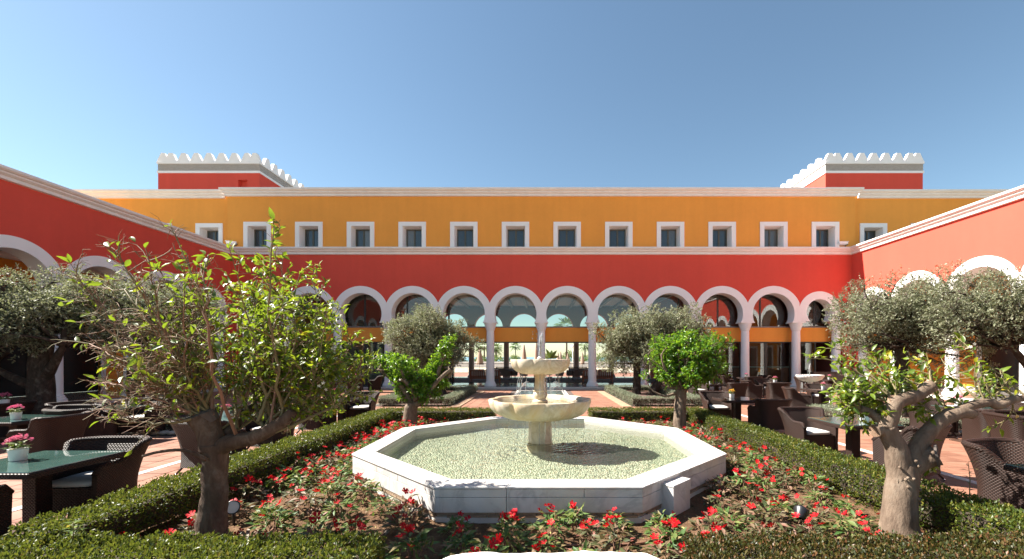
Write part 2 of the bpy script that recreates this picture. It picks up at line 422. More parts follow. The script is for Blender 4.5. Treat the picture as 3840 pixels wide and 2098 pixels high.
def wicker():
    t = NT('brown_wicker'); uv = t.n('ShaderNodeTexCoord').outputs['UV']
    sp = t.n('ShaderNodeSeparateXYZ'); t.l(uv, sp.inputs[0])
    u, v = sp.outputs[0], sp.outputs[1]
    P = 0.034; Q = 0.017
    row = t.math('FLOOR', t.math('DIVIDE', v, Q))
    ush = t.math('ADD', t.math('DIVIDE', u, P), t.math('MULTIPLY', t.math('MODULO', row, 2.0), 0.5))
    cu = t.math('ABSOLUTE', t.math('SINE', t.math('MULTIPLY', ush, PI)))
    cv = t.math('ABSOLUTE', t.math('SINE', t.math('MULTIPLY', t.math('DIVIDE', v, Q), PI)))
    h = t.math('MULTIPLY', t.math('POWER', cu, 0.6), t.math('POWER', cv, 0.6))
    n = t.noise(6, 4, 0.6, t.obj())
    c = t.mix(h, (0.003, 0.002, 0.0018), (0.042, 0.021, 0.015))
    c = t.mix(t.ramp(n, [(0.4, 0.0), (0.8, 0.25)]), c, (0.035, 0.018, 0.014))
    return t.done(t.prin(c, 0.5, normal=t.bump(h, 1.0, 0.008), spec=0.22))
M['wicker'] = wicker()
def tabletop():
    t = NT('green_tinted_table_glass')
    c = t.ramp(t.noise(3, 4, 0.6, t.geo()), [(0.3, (0.035, 0.075, 0.065)), (0.7, (0.06, 0.11, 0.095))])
    return t.done(t.prin(c, 0.06, spec=0.8, coat=0.5))
M['table_glass'] = tabletop()
def tabledark():
    t = NT('dark_table_glass')
    return t.done(t.prin((0.022, 0.018, 0.016), 0.06, spec=0.8, coat=0.4))
M['table_dark'] = tabledark()

def watermat(name, tint, bscale, bstr, refl=1.0, body=None, fac=0.0, rings=None):
    t = NT(name); g = t.geo()
    h = t.math('ADD', t.noise(bscale, 3, 0.5, g, 0.8), t.math('MULTIPLY', t.noise(bscale * 3.1, 2, 0.5, g), 0.35))
    if rings is not None:      # ripple rings spreading from where the drops fall
        dv = t.n('ShaderNodeVectorMath', operation='DISTANCE'); t.l(g, dv.inputs[0]); dv.inputs[1].default_value = rings
        d = t.math('ADD', dv.outputs['Value'], t.math('MULTIPLY', t.noise(2.5, 3, 0.5, g), 0.25))
        h = t.math('ADD', h, t.math('MULTIPLY', t.math('SINE', t.math('MULTIPLY', d, 42.0)), t.math('MULTIPLY', t.math('POWER', 2.718, t.math('MULTIPLY', d, -1.3)), 0.9)))
    nb = t.bump(h, bstr, 0.02)
    tr = t.n('ShaderNodeBsdfTransparent'); tr.inputs[0].default_value = (*tint, 1)
    gl = t.n('ShaderNodeBsdfGlossy'); gl.inputs['Roughness'].default_value = 0.03; t.l(nb, gl.inputs['Normal'])
    fr = t.n('ShaderNodeFresnel'); fr.inputs[0].default_value = 1.33; t.l(nb, fr.inputs['Normal'])
    base = tr.outputs[0]
    if body is not None:
        d = t.n('ShaderNodeBsdfDiffuse'); d.inputs[0].default_value = (*body, 1)
        m2 = t.n('ShaderNodeMixShader'); m2.inputs[0].default_value = fac
        t.l(base, m2.inputs[1]); t.l(d.outputs[0], m2.inputs[2]); base = m2.outputs[0]
    ms = t.n('ShaderNodeMixShader'); t.l(t.math('MINIMUM', t.math('MULTIPLY', fr.outputs[0], refl), 1.0), ms.inputs[0])
    t.l(base, ms.inputs[1]); t.l(gl.outputs[0], ms.inputs[2])
    return t.done(ms.outputs[0])
M['water'] = watermat('pool_water', (0.88, 0.92, 0.865), 7.0, 0.36, 1.15, (0.44, 0.48, 0.40), 0.05, (-0.02, 7.27, 0.36))
M['splash'] = watermat('falling_water', (0.93, 0.95, 0.95), 30.0, 0.6, 1.6, (0.85, 0.87, 0.87), 0.28)
M['sea'] = simple('sea_water', (0.10, 0.20, 0.26), 0.25, 0, 0.1, 0.05)
M['sand'] = simple('dry_ground', (0.36, 0.30, 0.22), 0.95, 0, 0.25, 0.3)
def pebblemat():
    t = NT('pool_pebble')
    a = t.n('ShaderNodeAttribute', attribute_name='rnd').outputs['Fac']
    c = t.ramp(a, [(0, (0.16, 0.18, 0.12)), (0.25, (0.28, 0.30, 0.22)), (0.6, (0.38, 0.39, 0.295)), (0.85, (0.46, 0.45, 0.34)), (1, (0.36, 0.29, 0.19))])
    return t.done(t.prin(c, 0.55))
M['pebble'] = pebblemat()
def friezemat():
    t = NT('basket_weave_brick'); g = t.geo()
    sp = t.n('ShaderNodeSeparateXYZ'); t.l(g, sp.inputs[0])
    cb = t.n('ShaderNodeCombineXYZ'); t.l(t.math('ADD', sp.outputs[0], sp.outputs[1]), cb.inputs[0]); t.l(sp.outputs[2], cb.inputs[1])
    b = t.n('ShaderNodeTexBrick'); t.l(cb.outputs[0], b.inputs['Vector'])
    b.inputs['Scale'].default_value = 1.0; b.inputs['Brick Width'].default_value = 0.13; b.inputs['Row Height'].default_value = 0.062
    b.inputs['Mortar Size'].default_value = 0.013; b.inputs['Mortar Smooth'].default_value = 0.1
    b.inputs['Color1'].default_value = (0.74, 0.68, 0.62, 1); b.inputs['Color2'].default_value = (0.64, 0.58, 0.53, 1); b.inputs['Mortar'].default_value = (0.10, 0.075, 0.06, 1)
    return t.done(t.prin(b.outputs['Color'], 0.9, normal=t.bump(t.math('SUBTRACT', 1.0, b.outputs['Fac']), 0.6, 0.03)))
M['frieze'] = friezemat()

# ------------------------------------------------------------------ large structure
D, W = 24.6, 17.9            # facade distance, half width of the courtyard
BAY, ZI = 2.975, 3.886       # arch spacing, impost height
PZ = 0.12                    # podium height
TH = 0.65                    # arcade wall thickness

def struct(name, mb, mat, **kw):
    return tag(mb.build(name, mat, **kw), kind='structure')

def sheet(name, x0, x1, y0, y1, z, mat):
    return struct(name, MB().add([(x0, y0, z), (x1, y0, z), (x1, y1, z), (x0, y1, z)], [(0, 1, 2, 3)]), mat)

sheet('ground', -900, 900, -60, 1500, -0.05, M['sand'])
sheet('sea', -4000, 4000, 140, 8000, -0.02, M['sea'])
sheet('courtyard_bed', -17.4, 17.4, -6, 23.75, -0.012, M['grout'])

# podium under the arcades, three strips with marble nosing
def podium():
    m = MB(); m.box(-24, 24, D - 0.78, 37.2, -0.04, PZ - 0.004)
    struct('podium', m, M['floor_marble'])
    m = MB(); m.box(-17.35, 17.35, D - 0.86, D - 0.50, -0.03, PZ); struct('podium_step', m, M['step_marble'], bevel=0.012)
    for s in (-1, 1):
        m = MB(); a, b = sorted((s * 17.30, s * 24)); m.box(a, b, -6, D - 0.79, -0.04, PZ - 0.004)
        struct('podium', m, M['floor_marble'])
        m = MB(); a, b = sorted((s * 17.22, s * 17.58)); m.box(a, b, -6, D - 0.87, -0.03, PZ); struct('podium_step', m, M['step_marble'], bevel=0.012)
podium()

ARCH_CACHE = {}
def arch_mesh(hb, R, r, zc, mat, key):
    k = (hb, R, r, zc, key)
    if k in ARCH_CACHE: return ARCH_CACHE[k]
    t0 = -math.asin((zc - ZI) / r); tv = math.acos(min(1, hb / R)); zv = zc + R * math.sin(tv)
    th = np.unique(np.concatenate([np.linspace(t0, tv, 10), np.linspace(tv, PI - tv, 41), np.linspace(PI - tv, PI - t0, 10)]))
    inner = np.stack([r * np.cos(th), zc + r * np.sin(th)], 1); outer = []
    for a in th:
        if a <= tv: outer.append((hb, ZI + (zv - ZI) * (a - t0) / (tv - t0)))
        elif a >= PI - tv: outer.append((-hb, ZI + (zv - ZI) * (PI - t0 - a) / (tv - t0)))
        else: outer.append((R * math.cos(a), zc + R * math.sin(a)))
    outer = np.array(outer)
    def row(P, y): return np.stack([P[:, 0], np.full(len(P), y), P[:, 1]], 1)
    F, B = -0.025, TH
    m = MB()
    m.grid([row(inner, F), row(outer, F)], smooth=False)
    m.grid([row(outer, B), row(inner, B)], smooth=False)
    m.grid([row(inner, B), row(inner, F)], smooth=True)
    m.grid([row(outer, F), row(outer, 0.02)], smooth=True)
    for i in (0, -1):
        a, b = inner[i], outer[i]
        q = [(a[0], F, a[1]), (b[0], F, b[1]), (b[0], B, b[1]), (a[0], B, a[1])]
        m.add(q if i else q[::-1], [(0, 1, 2, 3)])
    me = m.mesh('arch', mat); me.set_sharp_from_angle(angle=math.radians(40))
    arc = outer[(th >= tv - 1e-9) & (th <= PI - tv + 1e-9)]
    ARCH_CACHE[k] = (me, arc); return ARCH_CACHE[k]

def column_meshes(mat):
    sh = MB(); zz = np.linspace(0.36, 3.42, 14)
    sh.lathe([(0.238 - 0.022 * ((z - 0.36) / 3.06) ** 1.5, z) for z in zz], 28, cap=False)
    ba = MB(); pr = [(0.345, PZ), (0.345, PZ + 0.09)]
    for i, (r, z) in enumerate(((0.33, 0.225), (0.30, 0.285), (0.272, 0.345))):
        for a in np.linspace(-PI / 2, PI / 2, 6): pr.append((r - 0.02 + 0.025 * math.cos(a), z + 0.028 * math.sin(a)))
    pr += [(0.245, 0.385), (0.236, 0.41)]
    ba.lathe(pr, 28)
    ca = MB(); pr = [(0.218, 3.36)]
    for i in range(6):
        r = 0.232 + 0.021 * i; z = 3.40 + 0.062 * i
        for a in np.linspace(-PI / 2, PI / 2, 5): pr.append((r + 0.02 * math.cos(a), z + 0.029 * math.sin(a)))
    pr += [(0.355, 3.775), (0.355, 3.79)]
    ca.lathe(pr, 28)
    ca.box(-0.40, 0.40, -0.36, 0.36, 3.79, 3.84); ca.box(-0.365, 0.365, -0.335, 0.335, 3.84, ZI - 0.001)
    out = []
    for n, b in (('column', sh), ('column_base', ba), ('capital', ca)):
        me = b.mesh(n, mat); me.set_sharp_from_angle(angle=math.radians(50)); out.append(me)
    return out
COLM = column_meshes(M['white'])
COLM_IN = column_meshes(M['room_grey'])

def add_column(parent, x, cm):
    c = link('column', cm[0], parent, (x, TH / 2, 0)); link('column_base', cm[1], c); link('capital', cm[2], c)

def cornice(name, parent, x0, x1, prof, m0=0, m1=0, mat=None):
    """profile of (projection, z) swept along x; m0/m1 = mitre sign at the ends (-1 inner corner, +1 outer)"""
    m = MB(); P = []
    for p, z in prof:
        P.append([(x0 - m0 * p, -p, z), (x1 + m1 * p, -p, z)])
    m.grid(P, smooth=False)
    m.add([q[0] for q in P], [tuple(range(len(P)))]); m.add([q[1] for q in P], [tuple(range(len(P)))[::-1]])
    return m.build(name, mat or M['cornice'], parent)

def arcade(parent, bays, ztop, wall_mat, arch_mat, cm, ends, key, cols):
    red = MB()
    bays = sorted(bays)
    for xc, hb, R, r, zc in bays:
        me, arc = arch_mesh(hb, R, r, zc, arch_mat, key)
        link('arch', me, parent, (xc, 0, 0))
        n = len(arc)
        for y, flip in ((0.0, True), (TH - 0.004, False)):
            lo = np.stack([arc[:, 0] + xc, np.full(n, y), arc[:, 1]], 1); hi = lo.copy(); hi[:, 2] = ztop
            red.grid([lo, hi], smooth=False, flip=not flip)
    for a, b in ends:
        red.box(a, b, 0.0, TH - 0.004, PZ, ztop)
    red.build('wall', wall_mat, parent)
    for x in cols: add_column(parent, x, cm)

CORN = [(0.0, 7.70), (0.10, 7.72), (0.10, 7.83), (0.13, 7.845), (0.19, 7.90), (0.19, 7.955), (0.24, 7.97), (0.29, 8.02), (0.29, 8.10), (0.0, 8.14)]
UCOR = [(0.0, 11.06), (0.10, 11.08), (0.10, 11.18), (0.13, 11.20), (0.19, 11.26), (0.19, 11.32), (0.24, 11.34), (0.30, 11.40), (0.30, 11.49), (0.0, 11.53)]
STD = lambda xc: (xc, BAY / 2, 1.62, 1.207, 4.29)
SMALL_L = 2.33
SMALL = lambda xc: (xc, SMALL_L / 2, 1.2, 0.75, 4.40)

# window surround, sash and panes (one mesh each, shared)
def window_meshes(y_wall=0.0):
    Wo, Wi, z0, zo, zi, dep = 0.79, 0.55, 8.10, 9.60, 9.36, 0.52
    s = MB(); f = y_wall - 0.05
    sp = 0.13
    P = [[(-Wo, z0), (-Wo, zo), (Wo, zo), (Wo, z0)], [(-Wi, z0), (-Wi, zi), (Wi, zi), (Wi, z0)], [(-Wi + sp * 0.55, z0), (-Wi + sp * 0.55, zi - 0.07), (Wi - sp * 0.55, zi - 0.07), (Wi - sp * 0.55, z0)]]
    ys = [f, f, y_wall + dep]
    for a in range(2):
        for i in range(3):
            q = [(P[a][i], ys[a]), (P[a][i + 1], ys[a]), (P[a + 1][i + 1], ys[a + 1]), (P[a + 1][i], ys[a + 1])]
            s.add([(p[0], y, p[1]) for p, y in q], [(3, 2, 1, 0)])
    for i in range(3):
        a, b = P[0][i], P[0][i + 1]
        s.add([(a[0], f, a[1]), (b[0], f, b[1]), (b[0], y_wall + 0.01, b[1]), (a[0], y_wall + 0.01, a[1])], [(0, 1, 2, 3)])
    w = Wi - sp * 0.55; zt = zi - 0.07; y0 = y_wall + dep - 0.08
    sa = MB()
    for a, b in ((-w, -w + 0.06), (w - 0.06, w), (-0.045, 0.045)): sa.box(a, b, y0, y0 + 0.07, z0, zt - 0.055)
    sa.box(-w, w, y0 - 0.004, y0 + 0.07, zt - 0.055, zt + 0.01)
    pa = MB(); pa.box(-w + 0.06, -0.045, y0 + 0.03, y0 + 0.05, z0, zt - 0.055)
    pb = MB(); pb.box(0.045, w - 0.06, y0 + 0.03, y0 + 0.05, z0, zt - 0.055)
    return s.mesh('window', M['white']), sa.mesh('sash', M['olive_metal']), pa.mesh('pane', M['pane']), pb.mesh('pane', M['pane'])
WINM = window_meshes()
def add_window(parent, x):
    w = link('window', WINM[0], parent, (x, 0, 0)); link('sash', WINM[1], w); link('pane', WINM[2], w); link('pane', WINM[3], w)

def upper_wall(name, parent, x0, x1, wins, ztop, mat):
    m = MB(); Wi, zi, zb = 0.55, 9.36, 8.08
    xs = sorted(wins); cur = x0
    def q(a, b, z0, z1): m.add([(a, 0, z0), (b, 0, z0), (b, 0, z1), (a, 0, z1)], [(0, 1, 2, 3)])
    for x in xs:
        q(cur, x - Wi, zb, zi); cur = x + Wi
    q(cur, x1, zb, zi); q(x0, x1, zi, ztop)
    return m.build(name, mat, parent)

# ---------------- main facade
hall = empty('arcade_hall', (0, D, 0), 0, 'long two storey hall with red lower wall, white horseshoe arches and ochre upper floor', 'building')
bays = [STD((k + 0.5) * BAY) for k in range(-5, 5)]
xe = 5 * BAY
bays += [SMALL(xe + SMALL_L / 2), SMALL(-xe - SMALL_L / 2)]
cols = [k * BAY for k in range(-5, 6)] + [xe + SMALL_L, -xe - SMALL_L]
arcade(hall, bays, 7.74, M['red'], M['white'], COLM, [(xe + SMALL_L + 0.30, W + 0.3), (-W - 0.3, -xe - SMALL_L - 0.30)], 'w', cols)
m = MB()
for s in (-1, 1):
    a, b = sorted((s * (xe + SMALL_L), s * (xe + SMALL_L + 0.30))); m = MB(); m.box(a, b, 0.0, TH - 0.004, ZI, 7.74); m.build('corner_wall', M['red'], hall)
cornice('cornice', hall, -W, W, CORN, -1, -1)
UX = 18.1
wins = [(k - 0.0) * BAY + BAY / 2 for k in range(-6, 6)]
upper_wall('upper_wall', hall, -UX, UX, wins, 11.2, M['yellow'])
for x in wins: add_window(hall, x)
cornice('upper_cornice', hall, -UX, UX, UCOR, 1, 1)
m = MB()
for s in (-1, 1):
    a = s * UX; q = [(a, 0, 8.0), (a, 0.27, 8.0), (a, 0.27, 11.2), (a, 0, 11.2)]
    m.add(q if s > 0 else q[::-1], [(0, 1, 2, 3)])
m.build('return_wall', M['yellow'], hall)
m = MB(); m.box(-UX, UX, 0.0, 12.6, 11.20, 11.3); m.build('roof', M['grey_metal'], hall)
m = MB(); m.box(-W, W, TH, 11.2, 7.5, 7.9); m.build('floor_slab', M['ceiling'], hall)
# glazing behind the arches
m = MB(); m.box(-17.6, 17.6, 0.74, 0.98, 2.72, 3.56); m.build('lintel_band', M['band'], hall)
m = MB(); m.box(-17.6, 17.6, 0.69, 1.0, 3.56, 3.63); m.build('sill', M['grey_metal'], hall, bevel=0.008)
m = MB(); m.box(-17.6, 17.6, 0.72, 1.02, 2.655, 2.72); m.build('track', M['dark_metal'], hall)
gp = MB(); gp.box(-BAY / 2 + 0.03, BAY / 2 - 0.03, 0.84, 0.852, 3.63, 5.75); gpm = gp.mesh('pane', M['glass'])
mu = MB(); mu.box(-0.045, 0.045, 0.82, 0.90, 3.63, 5.75); mum = mu.mesh('mullion', M['dark_metal'])
for k in range(-6, 6):
    x = (k + 0.5) * BAY
    link('pane', gpm, hall, (x, 0, 0))
    off = {-5: 0.12, -4: -0.10, -3: -0.55, -2: -1.05, 1: 1.0, 2: 0.75, 3: 0.10, 4: -0.35, -6: 0.2, 5: -0.1}.get(k)
    if off is not None: link('mullion', mum, hall, (x + off, 0, 0))
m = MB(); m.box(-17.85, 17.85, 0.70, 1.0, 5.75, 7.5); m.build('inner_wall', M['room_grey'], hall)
dg = MB(); dg.box(-0.72, 0.72, 0.86, 0.872, PZ + 0.05, 2.655); dgm = dg.mesh('door_pane', M['door_glass'])
df = MB()
for a in (-0.745, 0.665): df.box(a, a + 0.08, 0.83, 0.90, PZ, 2.655)
df.box(-0.665, 0.665, 0.835, 0.895, PZ, PZ + 0.09)
dfm = df.mesh('door_frame', M['dark_metal'])
for k in (-11, -10, -9, -8, -7, -6, -5, 6, 7, 8, 9, 10):
    x = (k + 0.5) * BAY / 2
    f = link('door_frame', dfm, hall, (x, 0, 0)); link('door_pane', dgm, f)
# folded stacks of glass door leaves at both sides of the opening
fg = MB(); fg.box(-0.008, 0.008, 0.45, 1.15, PZ + 0.03, 2.65); fgm = fg.mesh('folded_pane', M['door_glass'])
for x0 in (-5.95, 8.45):
    for i in range(6): link('folded_pane', fgm, hall, (x0 + 0.13 * i, 0.25, 0))

# ---------------- lounge behind: room shell and far arcade
far = empty('terrace_arcade', (0, 36.0, 0), 0, 'shaded far arcade of the lounge open to the seaside terrace', 'arcade')
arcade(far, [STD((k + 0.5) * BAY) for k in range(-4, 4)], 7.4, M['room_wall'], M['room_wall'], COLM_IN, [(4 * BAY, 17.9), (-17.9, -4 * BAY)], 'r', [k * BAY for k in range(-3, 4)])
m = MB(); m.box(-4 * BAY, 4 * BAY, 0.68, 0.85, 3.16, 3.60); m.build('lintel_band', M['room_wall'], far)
m = MB(); m.box(-9.2, 9.2, D + 1.0, 36.0, 6.1, 6.2); struct('room_ceiling', m, M['ceiling'])
m = MB()
for i in range(-7, 8): m.box(i * 1.22 - 0.09, i * 1.22 + 0.09, D + 1.02, 35.98, 5.90, 6.097)
tag(m.build('ceiling_beams', M['beam']), kind='structure')
for s in (-1, 1):
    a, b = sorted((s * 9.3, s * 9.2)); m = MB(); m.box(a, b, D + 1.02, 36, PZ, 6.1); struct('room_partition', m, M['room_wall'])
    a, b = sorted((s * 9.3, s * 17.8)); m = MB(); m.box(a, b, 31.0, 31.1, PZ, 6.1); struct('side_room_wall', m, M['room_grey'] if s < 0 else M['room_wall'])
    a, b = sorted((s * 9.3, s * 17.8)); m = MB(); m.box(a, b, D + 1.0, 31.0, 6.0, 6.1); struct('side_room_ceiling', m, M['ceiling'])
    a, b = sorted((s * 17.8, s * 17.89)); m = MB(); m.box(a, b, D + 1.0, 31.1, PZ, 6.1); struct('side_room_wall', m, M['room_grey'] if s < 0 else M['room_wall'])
m = MB(); m.box(-8.6, 8.6, 28.2, 34.6, PZ, PZ + 0.012); tag(m.build('carpet', M['carpet']), 'large dark carpet under the lounge furniture', 'carpet')

# ---------------- wings on both sides of the court
WCOLS = [21.9 - i * 2.97 for i in range(10)]
def wing(sgn, label):
    o = empty('arcade_wing', (sgn * W, 0, 0), -sgn * PI / 2, label, 'building')
    fx = (lambda y: y) if sgn < 0 else (lambda y: -y)      # world y -> local x
    bays = [STD(fx(y - 1.485))[:1] + (1.485, 1.62, 1.207, 4.29) for y in WCOLS[:-1]]
    bays.append((fx(21.9 + 1.165), 1.165, 1.2, 0.75, 4.40))
    ends = []
    c = [fx(y) for y in WCOLS] + [fx(24.22)]
    e = sorted((fx(24.23), fx(D + 0.02)))
    ends = [tuple(e)]
    arcade(o, bays, 7.74, M['red'], M['white'], COLM, ends, 'w', c)
    x0, x1 = sorted((fx(D), fx(-4.8)))
    cornice('cornice', o, x0, x1, CORN, -1 if sgn > 0 else 0, -1 if sgn < 0 else 0)
    m = MB(); m.box(x0, x1, 0.0, 5.2, 7.74, 7.9); m.build('roof', M['grey_metal'], o)
    m = MB(); m.box(x0, x1, TH, 4.4, 6.0, 6.1); m.build('gallery_ceiling', M['white'], o)
    m = MB()
    n = int((x1 - x0) / 1.4)
    for i in range(3): m.box(x0, x1, 1.2 + i * 1.2, 1.4 + i * 1.2, 5.80, 5.998)
    m.build('ceiling_beams', M['white'], o)
    a, b = sorted((fx(D + 0.03), fx(D + 0.13))); m = MB(); m.box(a, b, TH + 0.01, 5.2, PZ, 7.7); m.build('end_wall', M['yellow'], o)
    # inner wall with dark doorways
    inn = MB(); dk = MB(); jb = MB(); bs = MB()
    cur = x0
    for y in [WCOLS[i] + 0.3 for i in range(9)]:
        a, b = sorted((fx(y - 0.6), fx(y - 2.4)))
        dk.box(a, b, 4.52, 4.56, PZ, 2.75)
        for s0, s1 in ((a - 0.22, a), (b, b + 0.22)): jb.box(s0, s1, 4.36, 4.5, PZ, 2.95)
        jb.box(a, b, 4.36, 4.5, 2.75, 2.95)
    spans = sorted([tuple(sorted((fx(y + 0.3 - 0.6), fx(y + 0.3 - 2.4)))) for y in WCOLS[:9]])
    for a, b in spans:
        if a > cur: inn.box(cur, a, 4.4, 4.6, PZ, 6.0); bs.box(cur, a - 0.22, 4.37, 4.4, PZ, PZ + 0.16)
        inn.box(a, b, 4.4, 4.6, 2.75, 6.0); cur = b
    inn.box(cur, x1, 4.4, 4.6, PZ, 6.0)
    inn.build('gallery_wall', M['yellow'], o); dk.build('dark_doorway', M['door_dark'], o); jb.build('door_surround', M['white'], o); bs.build('skirting', M['step_marble'], o)
    return o
wing(-1, 'single storey red arcade wing in shade, its arches facing the court from the left')
wing(1, 'single storey red arcade wing in full sun on the right of the court')

# ---------------- set-back ochre floors beyond the corners
for s, lab in ((-1, 'set back ochre upper floor rising behind the shaded wing'), (1, 'set back ochre upper floor rising behind the sunlit wing')):
    o = empty('upper_block', (0, D + 0.27, 0), 0, lab, 'building')
    x0, x1 = sorted((s * (UX + 0.002), s * 46))
    w2 = [s * (BAY * 6.5 + i * BAY) for i in range(3)]
    upper_wall('wall', o, x0, x1, w2, 11.2, M['yellow'])
    for x in w2: add_window(o, x)
    cx0, cx1 = sorted((s * (UX + 0.31), s * 46))
    uc = [(p, z - 0.012) for p, z in UCOR]
    cornice('upper_cornice', o, cx0, cx1, uc, 0, 0)
    m = MB(); m.box(x0, x1, 0.0, 12, 11.18, 11.28); m.build('roof', M['grey_metal'], o)

# ---------------- battlemented towers
def merlon_mesh():
    pts = []; n = 5; H, wb, wt = 0.60, 0.40, 0.135
    right = []
    for i in range(n):
        z0 = 0.04 + (H - 0.04) * i / n; z1 = 0.04 + (H - 0.04) * (i + 1) / n
        x0 = wb + (wt - wb) * i / n; x1 = wb + (wt - wb) * (i + 1) / n
        right += [(x0, z0), (x1 + 0.012, z1 - 0.035), (x1 + 0.012, z1)] if i < n - 1 else [(x0, z0), (x1, z1)]
    poly = [(-wb, 0)] + [(wb, 0)] + right + [(-x, z) for x, z in right[::-1]]
    m = MB(); m.prism_y(poly, -0.12, 0.12); return m.mesh('merlon', M['white'])
MER = merlon_mesh()
def tower(x0, x1, y0, label, notch=None, side=1):
    L = 7.0; zb, zf0, zf1 = 10.8, 14.43, 14.96
    o = empty('battlement_tower', ((x0 + x1) / 2, y0, 0), 0, label, 'tower')
    h = (x1 - x0) / 2
    m = MB()
    if notch is None: m.box(-h, h, 0, L, zb, zf0)
    else:
        a, b, zt = notch
        m.box(-h, a, 0, L, zb, zt); m.box(b, h, 0, L, zb, zt); m.box(a, b, 0.30, L - 0.01, zb, zt); m.box(-h, h, 0, L, zt, zf0)
    m.build('wall', M['red'], o)
    m = MB(); m.box(-h - 0.05, h + 0.05, -0.05, L + 0.05, zf0 - 0.12, zf0 + 0.03); m.build('string_band', M['white'], o)
    m = MB(); m.box(-h - 0.01, h + 0.01, -0.01, L + 0.01, zf0 + 0.03, zf1 - 0.02); m.build('brick_frieze', M['frieze'], o)
    m = MB(); m.box(-h - 0.06, h + 0.06, -0.06, L + 0.06, zf1 - 0.02, zf1 + 0.12); m.build('coping', M['white'], o)
    n = 8
    for i in range(n + 1):
        x = -h + 2 * h * i / n
        x = max(-h + 0.33, min(h - 0.33, x))
        link('merlon', MER, o, (x, 0.10, zf1 + 0.118)); link('merlon', MER, o, (x, L - 0.10, zf1 + 0.118))
    for i in range(1, 8):
        for s in (-1, 1): link('merlon', MER, o, (s * (h - 0.10), L * i / 8, zf1 + 0.118), PI / 2)
    return o
tower(-26.05, -19.16, 29.0, 'red battlement tower with a brick frieze, on the roof at the left', notch=(2.0, 2.62, 13.86))
tower(19.32, 25.93, 29.0, 'red battlement tower with one sunlit flank, on the roof at the right')

# floodlights on the cornice corners
def floodlight(x, rz, lab):
    o = empty('floodlight', (x, D - 0.10, 8.12), rz, lab, 'floodlight', 'floodlights on the cornice')
    MB().lathe([(0.07, 0), (0.07, 0.02), (0.02, 0.03), (0.02, 0.10)], 10).build('base', M['black'], o)
    h = MB(); h.obox((-0.14, -0.04, 0.20), (0.24, 0.10, 0.055), 0.15, -0.35); h.obox((-0.14, -0.06, 0.265), (0.27, 0.12, 0.012), 0.15, -0.35)
    h.build('lamp_head', M['white'], o, bevel=0.02)
    MB().tube([(0, 0, 0.1), (0.1, 0, 0.14), (0.12, 0, 0.2)], 0.025, 6).build('arm', M['dark_metal'], o)
floodlight(-17.62, 0.3, 'white floodlight on the cornice above the shaded corner')
floodlight(17.45, -0.2, 'white floodlight on the cornice above the sunlit corner')

# ------------------------------------------------------------------ courtyard floor
T = 0.39
PLANTERS = [(-6.05, -3.30, 15.6, 22.3), (3.30, 6.05, 15.6, 22.3), (-13.8, -8.3, 10.1, 13.6), (8.3, 13.8, 10.1, 13.6)]
BED = (-4.28, 4.28, 2.9, 11.5)
RILL = (-1.30, 1.30, 18.4, 22.9)
def blocked(x0, x1, y0, y1):
    for a, b, c, d in PLANTERS + [BED, RILL]:
        if x0 < b and x1 > a and y0 < d and y1 > c: return True
    return False
tiles = []
for i in range(-44, 44):
    for j in range(2, 61):
        x0, y0 = i * T, j * T
        if blocked(x0 + 0.02, x0 + T - 0.02, y0 + 0.02, y0 + T - 0.02): continue
        xc, yc = x0 + T / 2, y0 + T / 2
        px = VX + FP * xc / yc; py = VY + FP * CH / yc
        seen = -60 < px < 3900 and py < 2150
        hid = abs(xc) < 5.75 and yc < 15
        tiles.append((x0, y0, seen and not hid, (FP / yc) ** 2 * T * T * CH / yc))
tiles.sort(key=lambda t: (-t[2], -t[3]))
court = struct('courtyard_floor', MB().add([(-17.2, 0.3, -0.008), (17.2, 0.3, -0.008), (17.2, 23.7, -0.008), (-17.2, 23.7, -0.008)], [(0, 1, 2, 3)]), M['grout'])
g = 0.0055
tv = np.array([(g, g, -0.01), (T - g, g, -0.01), (T - g, T - g, -0.01), (g, T - g, -0.01), (g + .002, g + .002, 0), (T - g - .002, g + .002, 0), (T - g - .002, T - g - .002, 0), (g + .002, T - g - .002, 0)])
tf = np.array([(4, 5, 6, 7), (0, 1, 5, 4), (1, 2, 6, 5), (2, 3, 7, 6), (3, 0, 4, 7)])
tile_me = np_mesh('tile', tv, tf, M['tile'])
rr = np.random.default_rng(3)
for x0, y0, s, a in tiles[:300]:
    o = link('tile', tile_me, court, (x0, y0, rr.uniform(-0.0015, 0.0015)))
rest = tiles[300:]
V = np.concatenate([tv + np.array([x0, y0, rr.uniform(-0.0015, 0.0015)]) for x0, y0, s, a in rest])
F = np.concatenate([tf + 8 * k for k in range(len(rest))])
tag(link('tile_field', np_mesh('tile_field', V, F, M['tile']), court), kind='stuff')
for s in (-1, 1):
    m = MB()
    for a in (6.185, 6.255):
        x0, x1 = sorted((s * a, s * (a + 0.058))); m.box(x0, x1, 0.5, 23.7, -0.005, 0.0055)
    struct('marble_stripe', m, M['step_marble'])

# ------------------------------------------------------------------ flower bed, octagonal basin
PX, PY = -0.03, 7.27
AP = 2.705; CR = AP / math.cos(PI / 8)
SZ = 0.02
def octo(ap):
    R = ap / math.cos(PI / 8)
    return [(PX + R * math.cos(PI / 8 + k * PI / 4), PY + R * math.sin(PI / 8 + k * PI / 4)) for k in range(8)]

